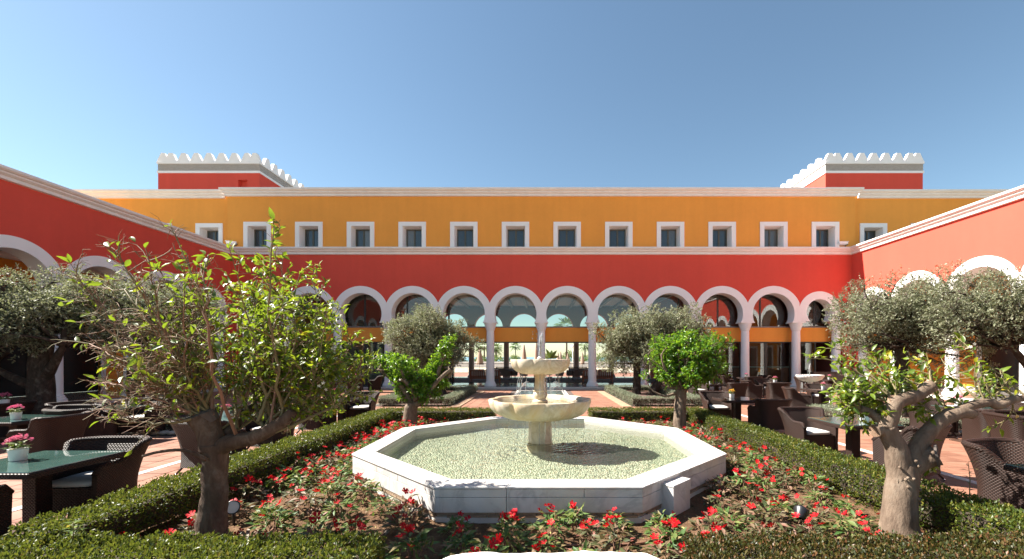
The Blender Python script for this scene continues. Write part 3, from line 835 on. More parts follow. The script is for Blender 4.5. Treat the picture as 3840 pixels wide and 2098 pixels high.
n = 90; xs = np.linspace(BED[0], BED[1], n); ys = np.linspace(BED[2], BED[3], n)
P = np.zeros((n, n, 3))
for i, y in enumerate(ys):
    for j, x in enumerate(xs):
        z = SZ + 0.035 * noise.noise((x * 1.3, y * 1.3, 0)) + 0.02 * noise.noise((x * 5, y * 5, 3))
        dd = math.hypot(x - PX, y - PY)
        if dd < 2.5: z = -0.02
        P[i, j] = (x, y, z)
struct('soil', MB().grid(P), M['soil'])
def soil_z(x, y): return SZ + 0.035 * noise.noise((x * 1.3, y * 1.3, 0)) + 0.02 * noise.noise((x * 5, y * 5, 3))

basin = empty('octagonal_basin', (PX, PY, 0), 0, 'white marble octagonal fountain basin filled with water over pebbles', 'basin')
def loc(p): return (p[0] - PX, p[1] - PY)
ci, co = octo(2.405), octo(AP)
def lerp(a, b, t): return (a[0] + (b[0] - a[0]) * t, a[1] + (b[1] - a[1]) * t)
for k in range(8):
    a, b, c, d = co[k], co[(k + 1) % 8], ci[(k + 1) % 8], ci[k]
    fr = [0.0, {5: 0.345, 4: 0.48, 6: 0.47}.get(k, 0.5), 1.0]
    for i in range(2):
        t0, t1 = fr[i] + 0.0015 * (i > 0), fr[i + 1] - 0.0015 * (i == 0)
        m = MB(); m.prism([loc(lerp(a, b, t0)), loc(lerp(a, b, t1)), loc(lerp(d, c, t1)), loc(lerp(d, c, t0))], 0.396, 0.42)
        m.build('coping_slab', M['marble'], basin, bevel=0.006)
pan_o, pan_i = octo(AP - 0.012), octo(AP - 0.04)
for k in range(8):
    a, b, c, d = pan_o[k], pan_o[(k + 1) % 8], pan_i[(k + 1) % 8], pan_i[k]
    for z0, z1, cuts in ((0.307, 0.392, [0, 0.345, 0.72, 1] if k == 5 else [0, 0.36, 0.62, 1]), (0.140, 0.303, [0, 0.345, 1] if k == 5 else [0, 0.52, 1])):
        for i in range(len(cuts) - 1):
            e = 0.0012
            t0, t1 = cuts[i] + (e if i else 0), cuts[i + 1] - (e if i < len(cuts) - 2 else 0)
            m = MB(); m.prism([loc(lerp(a, b, t0)), loc(lerp(a, b, t1)), loc(lerp(d, c, t1)), loc(lerp(d, c, t0))], z0, z1)
            m.build('marble_panel', M['marble'], basin, bevel=0.003)
ow, iw = octo(AP - 0.055), octo(2.42)
m = MB()
for k in range(8):
    q = [loc(ow[k]), loc(ow[(k + 1) % 8]), loc(iw[(k + 1) % 8]), loc(iw[k])]
    m.prism(q, -0.02, 0.394)
m.build('basin_wall', M['mortar'], basin)
# thin bricks under the panels on the three sides towards the viewer
bo = octo(AP - 0.042)
for k in (4, 5, 6):
    a, b = bo[k], bo[(k + 1) % 8]; L = math.hypot(b[0] - a[0], b[1] - a[1]); ang = math.atan2(b[1] - a[1], b[0] - a[0])
    for row in range(2):
        u = 0.004 + (0.11 if row else 0)
        while u < L - 0.05:
            l = min(0.215 * rr.uniform(0.85, 1.1), L - u - 0.004)
            m = MB(); m.obox((0, 0, 0), (l / 2 - 0.004, 0.022, 0.0125))
            cx, cy = lerp(a, b, (u + l / 2) / L)
            o = m.build('brick', M['brick'], basin, (cx - PX + 0.006 * math.sin(ang) * rr.uniform(-1, 1), cy - PY, 0.1265 - 0.030 * row), ang, bevel=0.003)
            u += l
sb, si = octo(AP - 0.03), octo(AP - 0.075)
for k in range(8):
    m = MB(); m.prism([loc(sb[k]), loc(sb[(k + 1) % 8]), loc(si[(k + 1) % 8]), loc(si[k])], -0.02, 0.083)
    m.build('plinth_strip', M['step_marble'], basin, bevel=0.004)
m = MB(); wl = octo(2.404); wf = octo(2.40)
m.grid([[(*loc(p), 0.394) for p in wl + wl[:1]], [(*loc(p), 0.05) for p in wf + wf[:1]]], smooth=False)
m.build('basin_lining', M['step_marble'], basin)
m = MB(); m.add([(*loc(p), 0.20) for p in octo(2.41)], [tuple(range(8))]); m.build('basin_floor', simple('basin_floor_mortar', (0.30, 0.31, 0.24), 0.9), basin)
m = MB(); m.add([(*loc(p), 0.362) for p in octo(2.4035)], [tuple(range(8))]); m.build('water_surface', M['water'], basin)
# pebbles lying on the basin floor: one mass
pr_ = np.random.default_rng(8)
sp = 0.043; gx = np.arange(-2.4, 2.4, sp); pts = []
for j, y in enumerate(np.arange(-2.4, 2.4, sp * 0.9)):
    for x in gx + (sp / 2 if j % 2 else 0):
        x2, y2 = x + pr_.uniform(-.012, .012), y + pr_.uniform(-.012, .012)
        if max(abs(x2), abs(y2), (abs(x2) + abs(y2)) / math.sqrt(2)) < 2.37: pts.append((x2, y2))
pts = np.array(pts); N = len(pts)
a6 = np.arange(6) / 6 * 2 * PI
tp = np.array([(math.cos(a), math.sin(a), 0) for a in a6] + [(0.6 * math.cos(a), 0.6 * math.sin(a), 0.8) for a in a6])
tfp = np.array([(i, (i + 1) % 6, 6 + (i + 1) % 6, 6 + i) for i in range(6)] + [(6, 7, 8, 9), (6, 9, 10, 11)])
sx = pr_.uniform(.016, .027, N); sy = pr_.uniform(.013, .020, N); th = pr_.uniform(0, PI, N)
ex = tp[None, :, 0] * sx[:, None]; ey = tp[None, :, 1] * sy[:, None]
VX_ = pts[:, 0:1] + ex * np.cos(th)[:, None] - ey * np.sin(th)[:, None]
VY_ = pts[:, 1:2] + ex * np.sin(th)[:, None] + ey * np.cos(th)[:, None]
VZ_ = 0.20 + tp[None, :, 2] * pr_.uniform(.012, .020, N)[:, None]
V = np.stack([VX_, VY_, VZ_], 2).reshape(-1, 3)
F = (tfp[None] + (np.arange(N) * 12)[:, None, None]).reshape(-1, 4)
tag(link('pebbles', np_mesh('pebbles', V, F, M['pebble'], True, np.repeat(pr_.random(N), 12)), basin), kind='stuff')

# ------------------------------------------------------------------ two tiered fountain
ft = empty('tiered_fountain', (-0.02, 7.27, 0.10), 0, 'two tiered scalloped marble fountain standing in the octagonal basin', 'fountain')
def Z(z): return z - 0.10
MB().lathe([(0.225, Z(.10)), (0.225, Z(.33)), (0.2, Z(.36)), (0.197, Z(.74)), (0.215, Z(.79))], 10, smooth=False, ph=0.1).build('pedestal', M['old_marble'], ft, bevel=0.006)
def bowl(R, z0, z1, ph, lobes, wz, name):
    H = z1 - z0
    def mod(a, r, z):
        s = np.abs(np.sin(lobes / 2 * (a - ph)))
        k = min(1.0, max(0.0, (r / R - 0.18) / 0.5))
        return 1 - 0.085 * k * (1 - s ** 0.6)
    prof = [(R * .22, Z(z0)), (R * .48, Z(z0 + .02 * H)), (R * .66, Z(z0 + .09 * H)), (R * .80, Z(z0 + .21 * H)), (R * .90, Z(z0 + .37 * H)), (R * .96, Z(z0 + .56 * H)), (R * .99, Z(z0 + .78 * H)), (R, Z(z0 + .95 * H)), (R * .992, Z(z1)),
            (R * .93, Z(z1)), (R * .91, Z(z1 - .05 * H)), (R * .86, Z(z1 - .22 * H)), (R * .6, Z(z1 - .42 * H)), (R * .12, Z(z1 - .48 * H))]
    b = MB(); b.lathe(prof, 200, mod=mod, cap=False)
    o = b.build(name, M['old_marble'], ft, sharp=55)
    w = MB(); aa = np.arange(120) / 120 * 2 * PI; rr_ = R * .895 * mod(aa, R, 0)
    w.add([(r * math.cos(t), r * math.sin(t), Z(wz)) for r, t in zip(rr_, aa)], [tuple(range(120))]); w.build('bowl_water', M['water'], o)
    return o
bowl(0.875, 0.765, 1.10, math.radians(-85), 10, 1.055, 'lower_bowl')
bowl(0.520, 1.515, 1.772, math.radians(-104), 10, 1.74, 'upper_bowl')
MB().lathe([(0.13, Z(.93)), (0.13, Z(1.07)), (0.10, Z(1.085)), (0.095, Z(1.10)), (0.115, Z(1.14)), (0.123, Z(1.18)), (0.112, Z(1.215)), (0.108, Z(1.22)), (0.124, Z(1.235)), (0.124, Z(1.25)), (0.106, Z(1.262)), (0.098, Z(1.32)), (0.09, Z(1.40)), (0.089, Z(1.46)), (0.098, Z(1.49)), (0.098, Z(1.50)), (0.115, Z(1.525)), (0.115, Z(1.55))], 16, smooth=True).build('baluster', M['old_marble'], ft, sharp=35)
MB().lathe([(0.0, Z(1.745)), (0.04, Z(1.75)), (0.055, Z(1.78)), (0.045, Z(1.81)), (0.0, Z(1.83))], 14, cap=False).build('nozzle_ball', M['marble'], ft)
def streak(p0, v, t, r0, seed, n=9):
    rg = np.random.default_rng(seed); ts = np.linspace(0, t, n)
    p = np.array([(p0[0] + v[0] * s, p0[1] + v[1] * s, p0[2] + v[2] * s - 4.9 * s * s) for s in ts])
    r = r0 * (0.55 + 0.9 * rg.random(n)); r[-1] *= .3; return p, r
wj = MB()
for i in range(7):
    z = np.linspace(1.79, 2.04 + 0.03 * i, 12); rg = np.random.default_rng(i)
    p = np.stack([-0.0 + np.cumsum(rg.normal(0, .0035, 12)) + (i - 3) * .004, np.cumsum(rg.normal(0, .0035, 12)), z - .10], 1)
    wj.tube(p, 0.011 * (0.5 + rg.random(12)), 5)
for i in range(26):
    rg = np.random.default_rng(100 + i); s = .004 + .006 * rg.random()
    c = np.array([rg.normal(-.03, .05), rg.normal(0, .05), rg.uniform(1.85, 2.32) - .1])
    wj.lathe([(0.001, -s), (s, 0), (0.001, s * 1.4)], 5, c, cap=False)
wj.build('water_jet', M['splash'], ft)
dr = MB()
for i in range(11):
    rg = np.random.default_rng(300 + i); a = rg.uniform(0, 2 * PI); a = -PI / 2 + rg.choice([-1, 1]) * abs(rg.normal(1.1, .6))
    r = rg.uniform(.22, .36); p, q = streak((r * math.cos(a), r * math.sin(a), Z(1.53)), (.25 * math.cos(a), .25 * math.sin(a), 0), .29, .0045, i)
    dr.tube(p, q, 4)
for i in range(26):
    rg = np.random.default_rng(500 + i); a = rg.uniform(0, 2 * PI); r = rg.uniform(.25, .62)
    z0 = .77 + .05 * (r / .8) ** 2; z1 = rg.uniform(.37, .7)
    p = np.stack([np.full(6, r * math.cos(a)), np.full(6, r * math.sin(a)), np.linspace(Z(z0), Z(z1), 6)], 1)
    dr.tube(p, .004 * (0.4 + rg.random(6)), 4)
tag(dr.build('falling_drips', M['splash'], ft), kind='stuff')

# pump box against the basin
e1, e2 = np.array([.7071, .7071]), np.array([.7071, -.7071]); C0 = np.array([1.48, 4.77])
pb = empty('pump_box', (C0[0], C0[1], 0.02), 0, 'small white marble box against the near side of the basin', 'box')
def quad2(a0, a1, b0, b1): return [tuple(e1 * a + e2 * b) for a, b in ((a0, b0), (a0, b1), (a1, b1), (a1, b0))]
m = MB(); m.prism(quad2(0, .40, -.24, 0)[::-1], 0, .325); m.build('box_body', M['marble'], pb, bevel=.005)
m = MB(); m.prism(quad2(-.006, .406, -.24, .006)[::-1], .327, .352); m.build('box_lid', M['marble'], pb, bevel=.005)

# rill with water arcs on the axis behind the fountain
rl = empty('water_rill', (0, 20.65, 0), 0, 'sunken rectangular pool with white marble border behind the fountain', 'pool')
hx, hy = 1.29, 2.24
for a in ((-hx, hx, -hy, -hy + .2), (-hx, hx, hy - .2, hy), (-hx, -hx + .2, -hy + .2, hy - .2), (hx - .2, hx, -hy + .2, hy - .2)):
    m = MB(); m.box(*a, -.03, .03); m.build('border_slab', M['step_marble'], rl, bevel=.006)
m = MB(); m.add([(-hx + .2, -hy + .2, 0), (hx - .2, -hy + .2, 0), (hx - .2, hy - .2, 0), (-hx + .2, hy - .2, 0)], [(0, 1, 2, 3)]); m.build('pool_floor', simple('dark_pool_tile', (.05, .055, .045), .5), rl)
m = MB(); m.add([(-hx + .2, -hy + .2, .012), (hx - .2, -hy + .2, .012), (hx - .2, hy - .2, .012), (-hx + .2, hy - .2, .012)], [(0, 1, 2, 3)]); m.build('water_surface', M['water'], rl)
m = MB()
for s in (-1, 1):
    for yy in (-1.6, -.8, .0, .8, 1.6):
        t = np.linspace(0, 1, 14); p = np.stack([s * (1.12 - .75 * t), np.full(14, yy) + 0.02 * np.sin(9 * t), .02 + 4 * .52 * t * (1 - t)], 1)
        m.tube(p, .010, 4)
tag(m.build('water_arcs', M['splash'], rl), kind='stuff')

# ------------------------------------------------------------------ hedges
def hedge_leaves(rng, x0, x1, y0, y1, z0, z1, dens, size, wob=0.03, open_low=0.55):
    Ps, Ns = [], []
    faces = [('t', (x1 - x0) * (y1 - y0)), ('y0', (x1 - x0) * (z1 - z0)), ('y1', (x1 - x0) * (z1 - z0)), ('x0', (y1 - y0) * (z1 - z0)), ('x1', (y1 - y0) * (z1 - z0))]
    for f, ar in faces:
        n = int(ar * dens * (1.25 if f == 't' else 1.0)); u, v = rng.random(n), rng.random(n)
        if f != 't':
            keep = rng.random(n) < open_low + (1 - open_low) * np.clip(v * 2.2, 0, 1); u, v = u[keep], v[keep]; n = len(u)
        if f == 't': p = np.stack([x0 + u * (x1 - x0), y0 + v * (y1 - y0), np.full(n, z1)], 1); nn = (0, 0, 1)
        elif f[0] == 'y': p = np.stack([x0 + u * (x1 - x0), np.full(n, y0 if f == 'y0' else y1), z0 + v * (z1 - z0)], 1); nn = (0, -1 if f == 'y0' else 1, 0)
        else: p = np.stack([np.full(n, x0 if f == 'x0' else x1), y0 + u * (y1 - y0), z0 + v * (z1 - z0)], 1); nn = (-1 if f == 'x0' else 1, 0, 0)
        Ps.append(p); Ns.append(np.tile(nn, (n, 1)))
    P = np.concatenate(Ps); Nn = np.concatenate(Ns).astype(float)
    w = np.sin(P[:, 0] * 5.1 + P[:, 2] * 7) * np.sin(P[:, 1] * 4.3 + 1) + .7 * np.sin(P[:, 0] * 13 + P[:, 1] * 11 + P[:, 2] * 9)
    gap = np.array([noise.noise(Vector(p * 9)) + .6 * noise.noise(Vector(p * 21)) for p in P]); kk = gap > -.42 - .25 * rng.random(len(P)) * 0; P, Nn, w, gap = P[kk], Nn[kk], w[kk], gap[kk]
    P = P + Nn * (np.clip(gap, -.4, .5) * .045)[:, None]
    P = P + Nn * (wob * w * .55 - 0.055 * rng.random(len(P))[:, None].ravel())[:, None] + rng.normal(0, .008, P.shape)
    A = unit(Nn * .75 + np.array([0, 0, .35]) + rng.normal(0, .65, P.shape))
    Nv = unit(Nn + rng.normal(0, .8, P.shape))
    return P, A, Nv, size * rng.uniform(.7, 1.3, len(P))

def hedge(x0, x1, y0, y1, z1, dens, size, mat, label, group, seed, z0=0.04):
    rng = np.random.default_rng(seed)
    cx, cy = (x0 + x1) / 2, (y0 + y1) / 2
    o = empty('hedge', (cx, cy, z0), 0, label, 'hedge', group)
    P, A, Nv, S = hedge_leaves(rng, x0, x1, y0, y1, z0, z1, dens, size)
    V, F, r = scatter(L_DIAM, P, A, Nv, S, rng)
    V = V - np.array([cx, cy, z0])
    tag(link('foliage', np_mesh('foliage', V, F, mat, False, r), o), kind='stuff')
    m = MB(); e = 0.075; hx_, hy_, hz = (x1 - x0) / 2 - e, (y1 - y0) / 2 - e, z1 - z0 - e
    m.box(-hx_, hx_, -hy_, hy_, 0.10, hz); m.build('twig_core', M['hedge_core'], o)
    tw = MB(); L = max(x1 - x0, y1 - y0)
    for i in range(int(L * 26)):
        x = rng.uniform(-hx_, hx_) if (x1 - x0) > (y1 - y0) else rng.uniform(-hx_ - .05, hx_ + .05)
        y = rng.uniform(-hy_, hy_) if (y1 - y0) > (x1 - x0) else rng.uniform(-hy_ - .05, hy_ + .05)
        tw.tube([(x, y, -0.02), (x + rng.normal(0, .05), y + rng.normal(0, .05), .14), (x + rng.normal(0, .1), y + rng.normal(0, .1), .3)], [.006, .005, .003], 4, cap=False)
    tag(tw.build('stems', M['hedge_core'], o), kind='stuff')
    return o
GH = 'clipped hedges around the flower bed'
HZ = 0.45
hedge(-4.25, -3.80, 3.40, 11.0, HZ, 4600, .030, M['hedge'], 'long clipped green hedge along the shaded wing side of the flower bed', GH, 1)
hedge(3.80, 4.25, 3.40, 11.0, HZ, 4600, .030, M['hedge'], 'long clipped green hedge along the sunny wing side of the flower bed', GH, 2)
hedge(-4.25, -1.20, 11.0, 11.45, HZ, 3600, .030, M['hedge'], 'clipped hedge behind the basin, by the V shaped citrus tree', GH, 3)
hedge(1.25, 4.25, 11.0, 11.45, HZ, 3600, .030, M['hedge'], 'clipped hedge behind the basin, by the round crowned citrus tree', GH, 4)
hedge(-4.25, -1.24, 2.92, 3.40, HZ - .05, 6500, .030, M['hedge'], 'low green hedge at the front of the bed, beside the shaded twiggy citrus', GH, 5)
hedge(1.12, 4.25, 2.92, 3.40, HZ - .05, 6500, .030, M['hedge_bronze'], 'bronze tinged hedge at the front of the bed, beside the pruned citrus', GH, 6)
GS = 'grey green hedges around the olive planters'
def planter(p, side, seed, mat, back=True, zc=.34, names=None):
    x0, x1, y0, y1 = p; t = .42
    sheet_ = MB().add([(x0 + .1, y0 + .1, .02), (x1 - .1, y0 + .1, .02), (x1 - .1, y1 - .1, .02), (x0 + .1, y1 - .1, .02)], [(0, 1, 2, 3)])
    struct('mulch_bed', sheet_, M['mulch'])
    hedge(x0, x1, y0, y0 + t, zc, 1700, .034, mat, names[0], GS, seed, 0.0)
    hedge(x1 - t, x1, y0 + t, y1, zc, 1500, .034, mat, names[1], GS, seed + 1, 0.0)
    hedge(x0, x0 + t, y0 + t, y1, zc, 1500, .034, mat, names[2], GS, seed + 2, 0.0)
    hedge(x0 + t, x1 - t, y1 - t, y1, zc, 1400, .034, mat, names[3], GS, seed + 3, 0.0)
def pn(w): return [f'grey green hedge along the near edge of the {w}', f'grey green hedge along the right edge of the {w}', f'grey green hedge along the left edge of the {w}', f'grey green hedge along the far edge of the {w}']
planter(PLANTERS[0], -1, 20, M['santolina'], names=pn('planter with the single olive'))
planter(PLANTERS[1], 1, 30, M['santolina'], names=pn('planter with the twin olives'))
planter(PLANTERS[2], -1, 40, M['santolina'], zc=.30, names=pn('olive planter before the shaded wing'))
planter(PLANTERS[3], 1, 50, M['santolina'], zc=.30, names=pn('olive planter before the sunlit wing'))
# rounded stone edging in front of the side planters
ed = MB(); ed.lathe([(0.02, 0), (.11, .01), (.12, .05), (.07, .085), (0.0, .09)], 8, cap=False); edm = ed.mesh('edging_stone', M['mortar'])
for s, lab in ((-1, 'row of rounded edging stones before the shaded olive planter'), (1, 'row of rounded edging stones before the sunny olive planter')):
    o = empty('stone_edging', (s * 11, 9.98, 0), 0, lab, 'edging')
    for i in range(26): link('edging_stone', edm, o, (-2.6 + i * .208, rr.uniform(-.01, .01), 0), rr.uniform(0, 3))
# kerbs of brown edging tiles beside the central planters
for s, lab in ((-1, 'flat brown kerb beside the single olive planter'), (1, 'flat brown kerb beside the twin olive planter')):
    m = MB(); a, b = sorted((s * 2.95, s * 3.27)); m.box(a, b, 15.4, 22.4, -.004, .03)
    tag(m.build('planter_kerb', simple('kerb_tile', (.30, .19, .12), .8, 0, .3, 4), bevel=.005), lab, 'kerb')

# white limestone boulder in the gap at the front
rng = np.random.default_rng(77); nu, nv = 64, 26; Pb = np.zeros((nv, nu, 3))
for i in range(nv):
    for j in range(nu):
        a = j / nu * 2 * PI; b = -PI / 2 + PI * i / (nv - 1)
        cx_, sx_ = math.cos(b), math.sin(b)
        x = .86 * np.sign(math.cos(a)) * abs(math.cos(a)) ** .55 * cx_ ** .5 if cx_ > 0 else 0
        y = .22 * np.sign(math.sin(a)) * abs(math.sin(a)) ** .6 * cx_ ** .5 if cx_ > 0 else 0
        z = .24 * np.sign(sx_) * abs(sx_) ** .5
        q = Vector((x * 3, y * 3, z * 3)); d = .05 * noise.noise(q) + .022 * noise.noise(q * 3.5) + .01 * noise.noise(q * 9)
        Pb[i, j] = (x * (1 + d), y * (1 + 2 * d), z * (1 + 1.2 * d) + (0.03 * noise.noise(Vector((x * 4, y * 4, 2))) if z > .1 else 0))
def rockmat():
    t = NT('white_limestone'); gg = t.obj(); n = t.noise(3, 6, .65, gg)
    c = t.ramp(n, [(.35, (.80, .78, .73)), (.62, (.74, .70, .62)), (.75, (.60, .48, .33))])
    return t.done(t.prin(c, .85, normal=t.bump(t.noise(14, 7, .7, gg), .6, .03)))
bd = MB().grid(Pb, closed=True).build('boulder', rockmat(), None, (0.06, 2.83, 0.225))
tag(bd, 'long white rough limestone block at the front edge of the bed', 'boulder')

# ------------------------------------------------------------------ trees
def spline(pts, n):
    pts = np.asarray(pts, float); m = len(pts)
    t = np.linspace(0, m - 1, n); out = []
    for s in t:
        i = min(int(s), m - 2); u = s - i
        p0, p1, p2, p3 = pts[max(i - 1, 0)], pts[i], pts[i + 1], pts[min(i + 2, m - 1)]
        out.append(.5 * ((2 * p1) + (-p0 + p2) * u + (2 * p0 - 5 * p1 + 4 * p2 - p3) * u * u + (-p0 + 3 * p1 - 3 * p2 + p3) * u ** 3))
    return np.array(out)

def limb(mb, pts, rad, n=18, sides=14, lump=.10, fs=5.0):
    p = spline(pts, n); r = np.interp(np.linspace(0, len(rad) - 1, n), range(len(rad)), rad)
    n0 = mb.n; mb.tube(p, r, sides, smooth=True)
    for k in range(n0, mb.n):
        i = min((k - n0) // sides, n - 1); v = np.array(mb.v[k]); q = Vector(v * fs)
        d = lump * (noise.noise(q) + .5 * noise.noise(q * 2.3))
        mb.v[k] = tuple(p[i] + (v - p[i]) * (1 + d))
    return p

def twig(mb, a, b, r0, r1, rng, n=6, bend=.08, sides=5):
    a, b = np.asarray(a, float), np.asarray(b, float); L = np.linalg.norm(b - a)
    t = np.linspace(0, 1, n)[:, None]
    off = rng.normal(0, 1, 3) * bend * L; sag = np.array([0, 0, rng.uniform(-.3, 1) * bend * L])
    p = a + (b - a) * t + (off + sag) * (4 * t * (1 - t)) + rng.normal(0, .012 * L, (n, 3)) * (t * (1 - t) * 4)
    mb.tube(p, np.linspace(r0, r1, n), sides, cap=False)
    return p

def leaf_clump_tree(name, base, trunk_pts, trunk_r, clumps, rng, leaf_mat, bark, tmpl, size, per, label, group, spread=.55, sprig=.22, per_sprig=9, up=.35, extra_limbs=(), narrow=1.0):
    """clumps: (x, y, z, radius) in world space; limbs reach each clump, leaves sit on sprigs round the clump centres"""
    base = np.asarray(base, float)
    o = empty(name, base, 0, label, 'tree', group)
    tr = MB(); tp_ = np.asarray(trunk_pts, float)
    path = limb(tr, tp_ - base, trunk_r, 18, 14, .16, 4)
    for lp, lr in extra_limbs: limb(tr, np.asarray(lp) - base, lr, 14, 10, .14, 5)
    tr.build('trunk', bark, o)
    br = MB(); top = tp_[-1] - base; hub = [top] + [np.asarray(lp[-1]) - base for lp, _ in extra_limbs]
    cl = np.asarray(clumps, float)
    for c in cl:
        q = c[:3] - base; h = min(hub, key=lambda h: np.linalg.norm(h - q))
        twig(br, h + rng.normal(0, .02, 3), q, trunk_r[-1] * .35, .008, rng, 8, .14, 5)
    Ps, As = [], []
    for c in cl:
        ns = max(3, int(per * c[3] ** 2)); q = c[:3] - base
        d = rvec(rng, ns); rad = c[3] * rng.random(ns) ** .45
        org = q + d * rad[:, None] * np.array([1, 1, .8])
        sd = unit(d * .7 + np.array([0, 0, up]) + rng.normal(0, spread, (ns, 3)))
        for k in range(ns):
            if k % 3 == 0: twig(br, q + d[k] * rad[k] * .2, org[k] + sd[k] * sprig, .006, .0025, rng, 4, .1, 3)
        for j in range(per_sprig):
            t = (j + .5) / per_sprig
            Ps.append(org + sd * (sprig * t)); As.append(unit(sd * .55 + rvec(rng, ns) * .8))
    tag(br.build('branches', bark, o), kind='stuff')
    P, A = np.concatenate(Ps), np.concatenate(As)
    Nv = unit(np.array([0, 0, 1.0]) + rng.normal(0, .7, P.shape))
    S = size * rng.uniform(.65, 1.25, len(P))
    V, F, r = scatter(tmpl, P, A, Nv, S, rng, S * narrow)
    tag(link('crown', np_mesh('crown', V, F, leaf_mat, len(tmpl[0]) > 6, r), o), kind='stuff')
    return o

def ellipsoid_clumps(rng, c, r, n, cr, low=-.96):
    out = []; g = (1 + 5 ** .5) / 2
    for i in range(n):
        z = 1 - 2 * (i + .5) / n; a = 2 * PI * i / g + rng.normal(0, .25)
        if z < low: continue
        h = math.sqrt(max(0, 1 - z * z)); k = .50 + .52 * rng.random() if i % 4 else .35
        k *= 1 + .10 * math.sin(3 * a + c[0]) + .08 * math.sin(5 * z + a * 2)
        out.append((c[0] + r[0] * k * h * math.cos(a), c[1] + r[1] * k * h * math.sin(a), c[2] + r[2] * k * z, cr * rng.uniform(.55, 1.3)))
    return out
GO = 'silvery olive trees in the planters'
def olive(base, c, r, seed, label, n=70, cr=.45, size=.075, per=150, lean=(0, 0), limbs=(), tr=.20):
    rng = np.random.default_rng(seed)
    b = np.array(base, float); top = np.array([b[0] + lean[0], b[1] + lean[1], c[2] - r[2] * .55])
    mid = (b + top) / 2 + np.array([rng.normal(0, .06), rng.normal(0, .06), 0])
    cl = ellipsoid_clumps(rng, c, r, n, cr)
    return leaf_clump_tree('olive_tree', b, [b - (0, 0, .05), b + (0, 0, .2), mid, top], [tr * 1.25, tr, tr * .9, tr * .8], cl, rng, M['olive'], M['bark_olive'], L_NARROW, size, per, label, GO, .7, .20, 11, .3, limbs, 1.7)
olive((-4.8, 20.7, .02), (-5.35, 20.6, 2.55), (2.15, 1.9, 1.65), 1, 'silvery olive tree with wide crown behind the V shaped citrus', 90, .50, .085, 300)
olive((4.62, 20.7, .02), (4.45, 20.6, 2.62), (1.65, 1.7, 1.55), 2, 'left olive of the twin pair in the planter right of the fountain', 70, .48, .085, 300)
olive((5.28, 20.1, .02), (6.35, 20.2, 2.7), (1.75, 1.7, 1.55), 3, 'right olive of the twin pair, behind the round crowned citrus', 74, .48, .085, 300, (.5, 0))
lb = np.array([-12.85, 11.0, 0])
olive((-12.85, 11.0, .02), (-13.3, 11.0, 3.0), (1.75, 1.6, .98), 4, 'dark trunked olive by the shaded wing at the picture edge', 74, .40, .065, 380, (0, 0),
      [([lb + (0, 0, 1.2), lb + (.35, -.1, 1.55), lb + (.75, -.2, 2.1)], [.15, .11, .06]), ([lb + (0, 0, .95), lb + (-.7, 0, 1.25), lb + (-1.5, .1, 1.6)], [.13, .10, .05]), ([lb + (0, 0, 1.3), lb + (-.2, .2, 1.8), lb + (-.3, .3, 2.6)], [.13, .1, .05])], .27)
olive((-11.7, 12.4, .02), (-11.55, 12.4, 2.9), (1.9, 1.6, 1.28), 5, 'olive half hidden behind the twiggy citrus near the shaded wing', 80, .42, .065, 380)
olive((10.9, 12.9, .02), (11.0, 12.9, 2.9), (1.95, 1.6, 1.42), 6, 'broad olive tree before the sunlit wing, above the pruned citrus', 84, .43, .065, 380)
rb = np.array([12.9, 11.0, 0])
olive((12.9, 11.0, .02), (11.75, 11.0, 2.98), (1.6, 1.5, 1.0), 7, 'olive with leaning dark trunk at the sunlit picture edge', 64, .40, .065, 380, (-.15, 0),
      [([rb + (-.1, 0, 1.3), rb + (-.4, 0, 1.65), rb + (-.8, 0, 2.1)], [.15, .10, .05])], .22)

# ---- the two citrus trees at the back of the bed
GC = 'citrus trees at the corners of the flower bed'
rng = np.random.default_rng(21); Yb = 10.3
cl = []
for px, py, r in ((1425, 1362, 24), (1455, 1352, 26), (1500, 1365, 34), (1545, 1372, 26), (1470, 1400, 24), (1520, 1410, 30), (1490, 1430, 22), (1565, 1420, 30), (1600, 1425, 32), (1625, 1400, 28), (1640, 1375, 30), (1655, 1345, 28), (1668, 1315, 24), (1680, 1290, 20), (1688, 1270, 14), (1650, 1410, 26), (1655, 1440, 24), (1530, 1455, 34), (1575, 1460, 34), (1620, 1455, 28), (1505, 1475, 22), (1550, 1490, 26), (1590, 1492, 22), (1635, 1485, 18)):
    p = at(px, py, Yb + rng.normal(0, .18)); cl.append((*p, r / FP * Yb))
b = at(1537, 1600, Yb); b[2] = .04
tk = [b, at(1538, 1560, Yb), at(1542, 1530, Yb), at(1550, 1512, Yb)]
leaf_clump_tree('citrus_tree', b, tk, [.19, .155, .15, .13], cl, rng, M['citrus_dark'], M['bark_pale'], L_CITRUS, .09, 1500,
                'small citrus tree with V shaped crown at the back of the bed', GC, .6, .10, 6, .6,
                [([at(1545, 1520, Yb), at(1590, 1500, Yb), at(1615, 1460, Yb), at(1640, 1410, Yb), at(1665, 1330, Yb)], [.11, .09, .08, .06, .03]),
                 ([at(1600, 1485, Yb), at(1640, 1430, Yb - .1), at(1690, 1385, Yb - .1)], [.07, .05, .04]),
                 ([at(1540, 1520, Yb), at(1520, 1470, Yb), at(1480, 1430, Yb), at(1425, 1390, Yb)], [.09, .07, .05, .03]),
                 ([at(1560, 1500, Yb - .1), at(1540, 1455, Yb - .2), at(1517, 1425, Yb - .25)], [.07, .055, .05])])
rng = np.random.default_rng(22); cl = []
for i in range(84):
    a = rng.uniform(0, 2 * PI); r = rng.random() ** .5; zz = rng.uniform(-1, .95)
    k = math.sqrt(1 - zz * zz * .8)
    cl.append((*(at(2585 + 138 * r * math.cos(a) * k, 1346 - 86 * zz, Yb) + np.array([0, .75 * r * math.sin(a) * k, 0])), rng.uniform(.15, .24)))
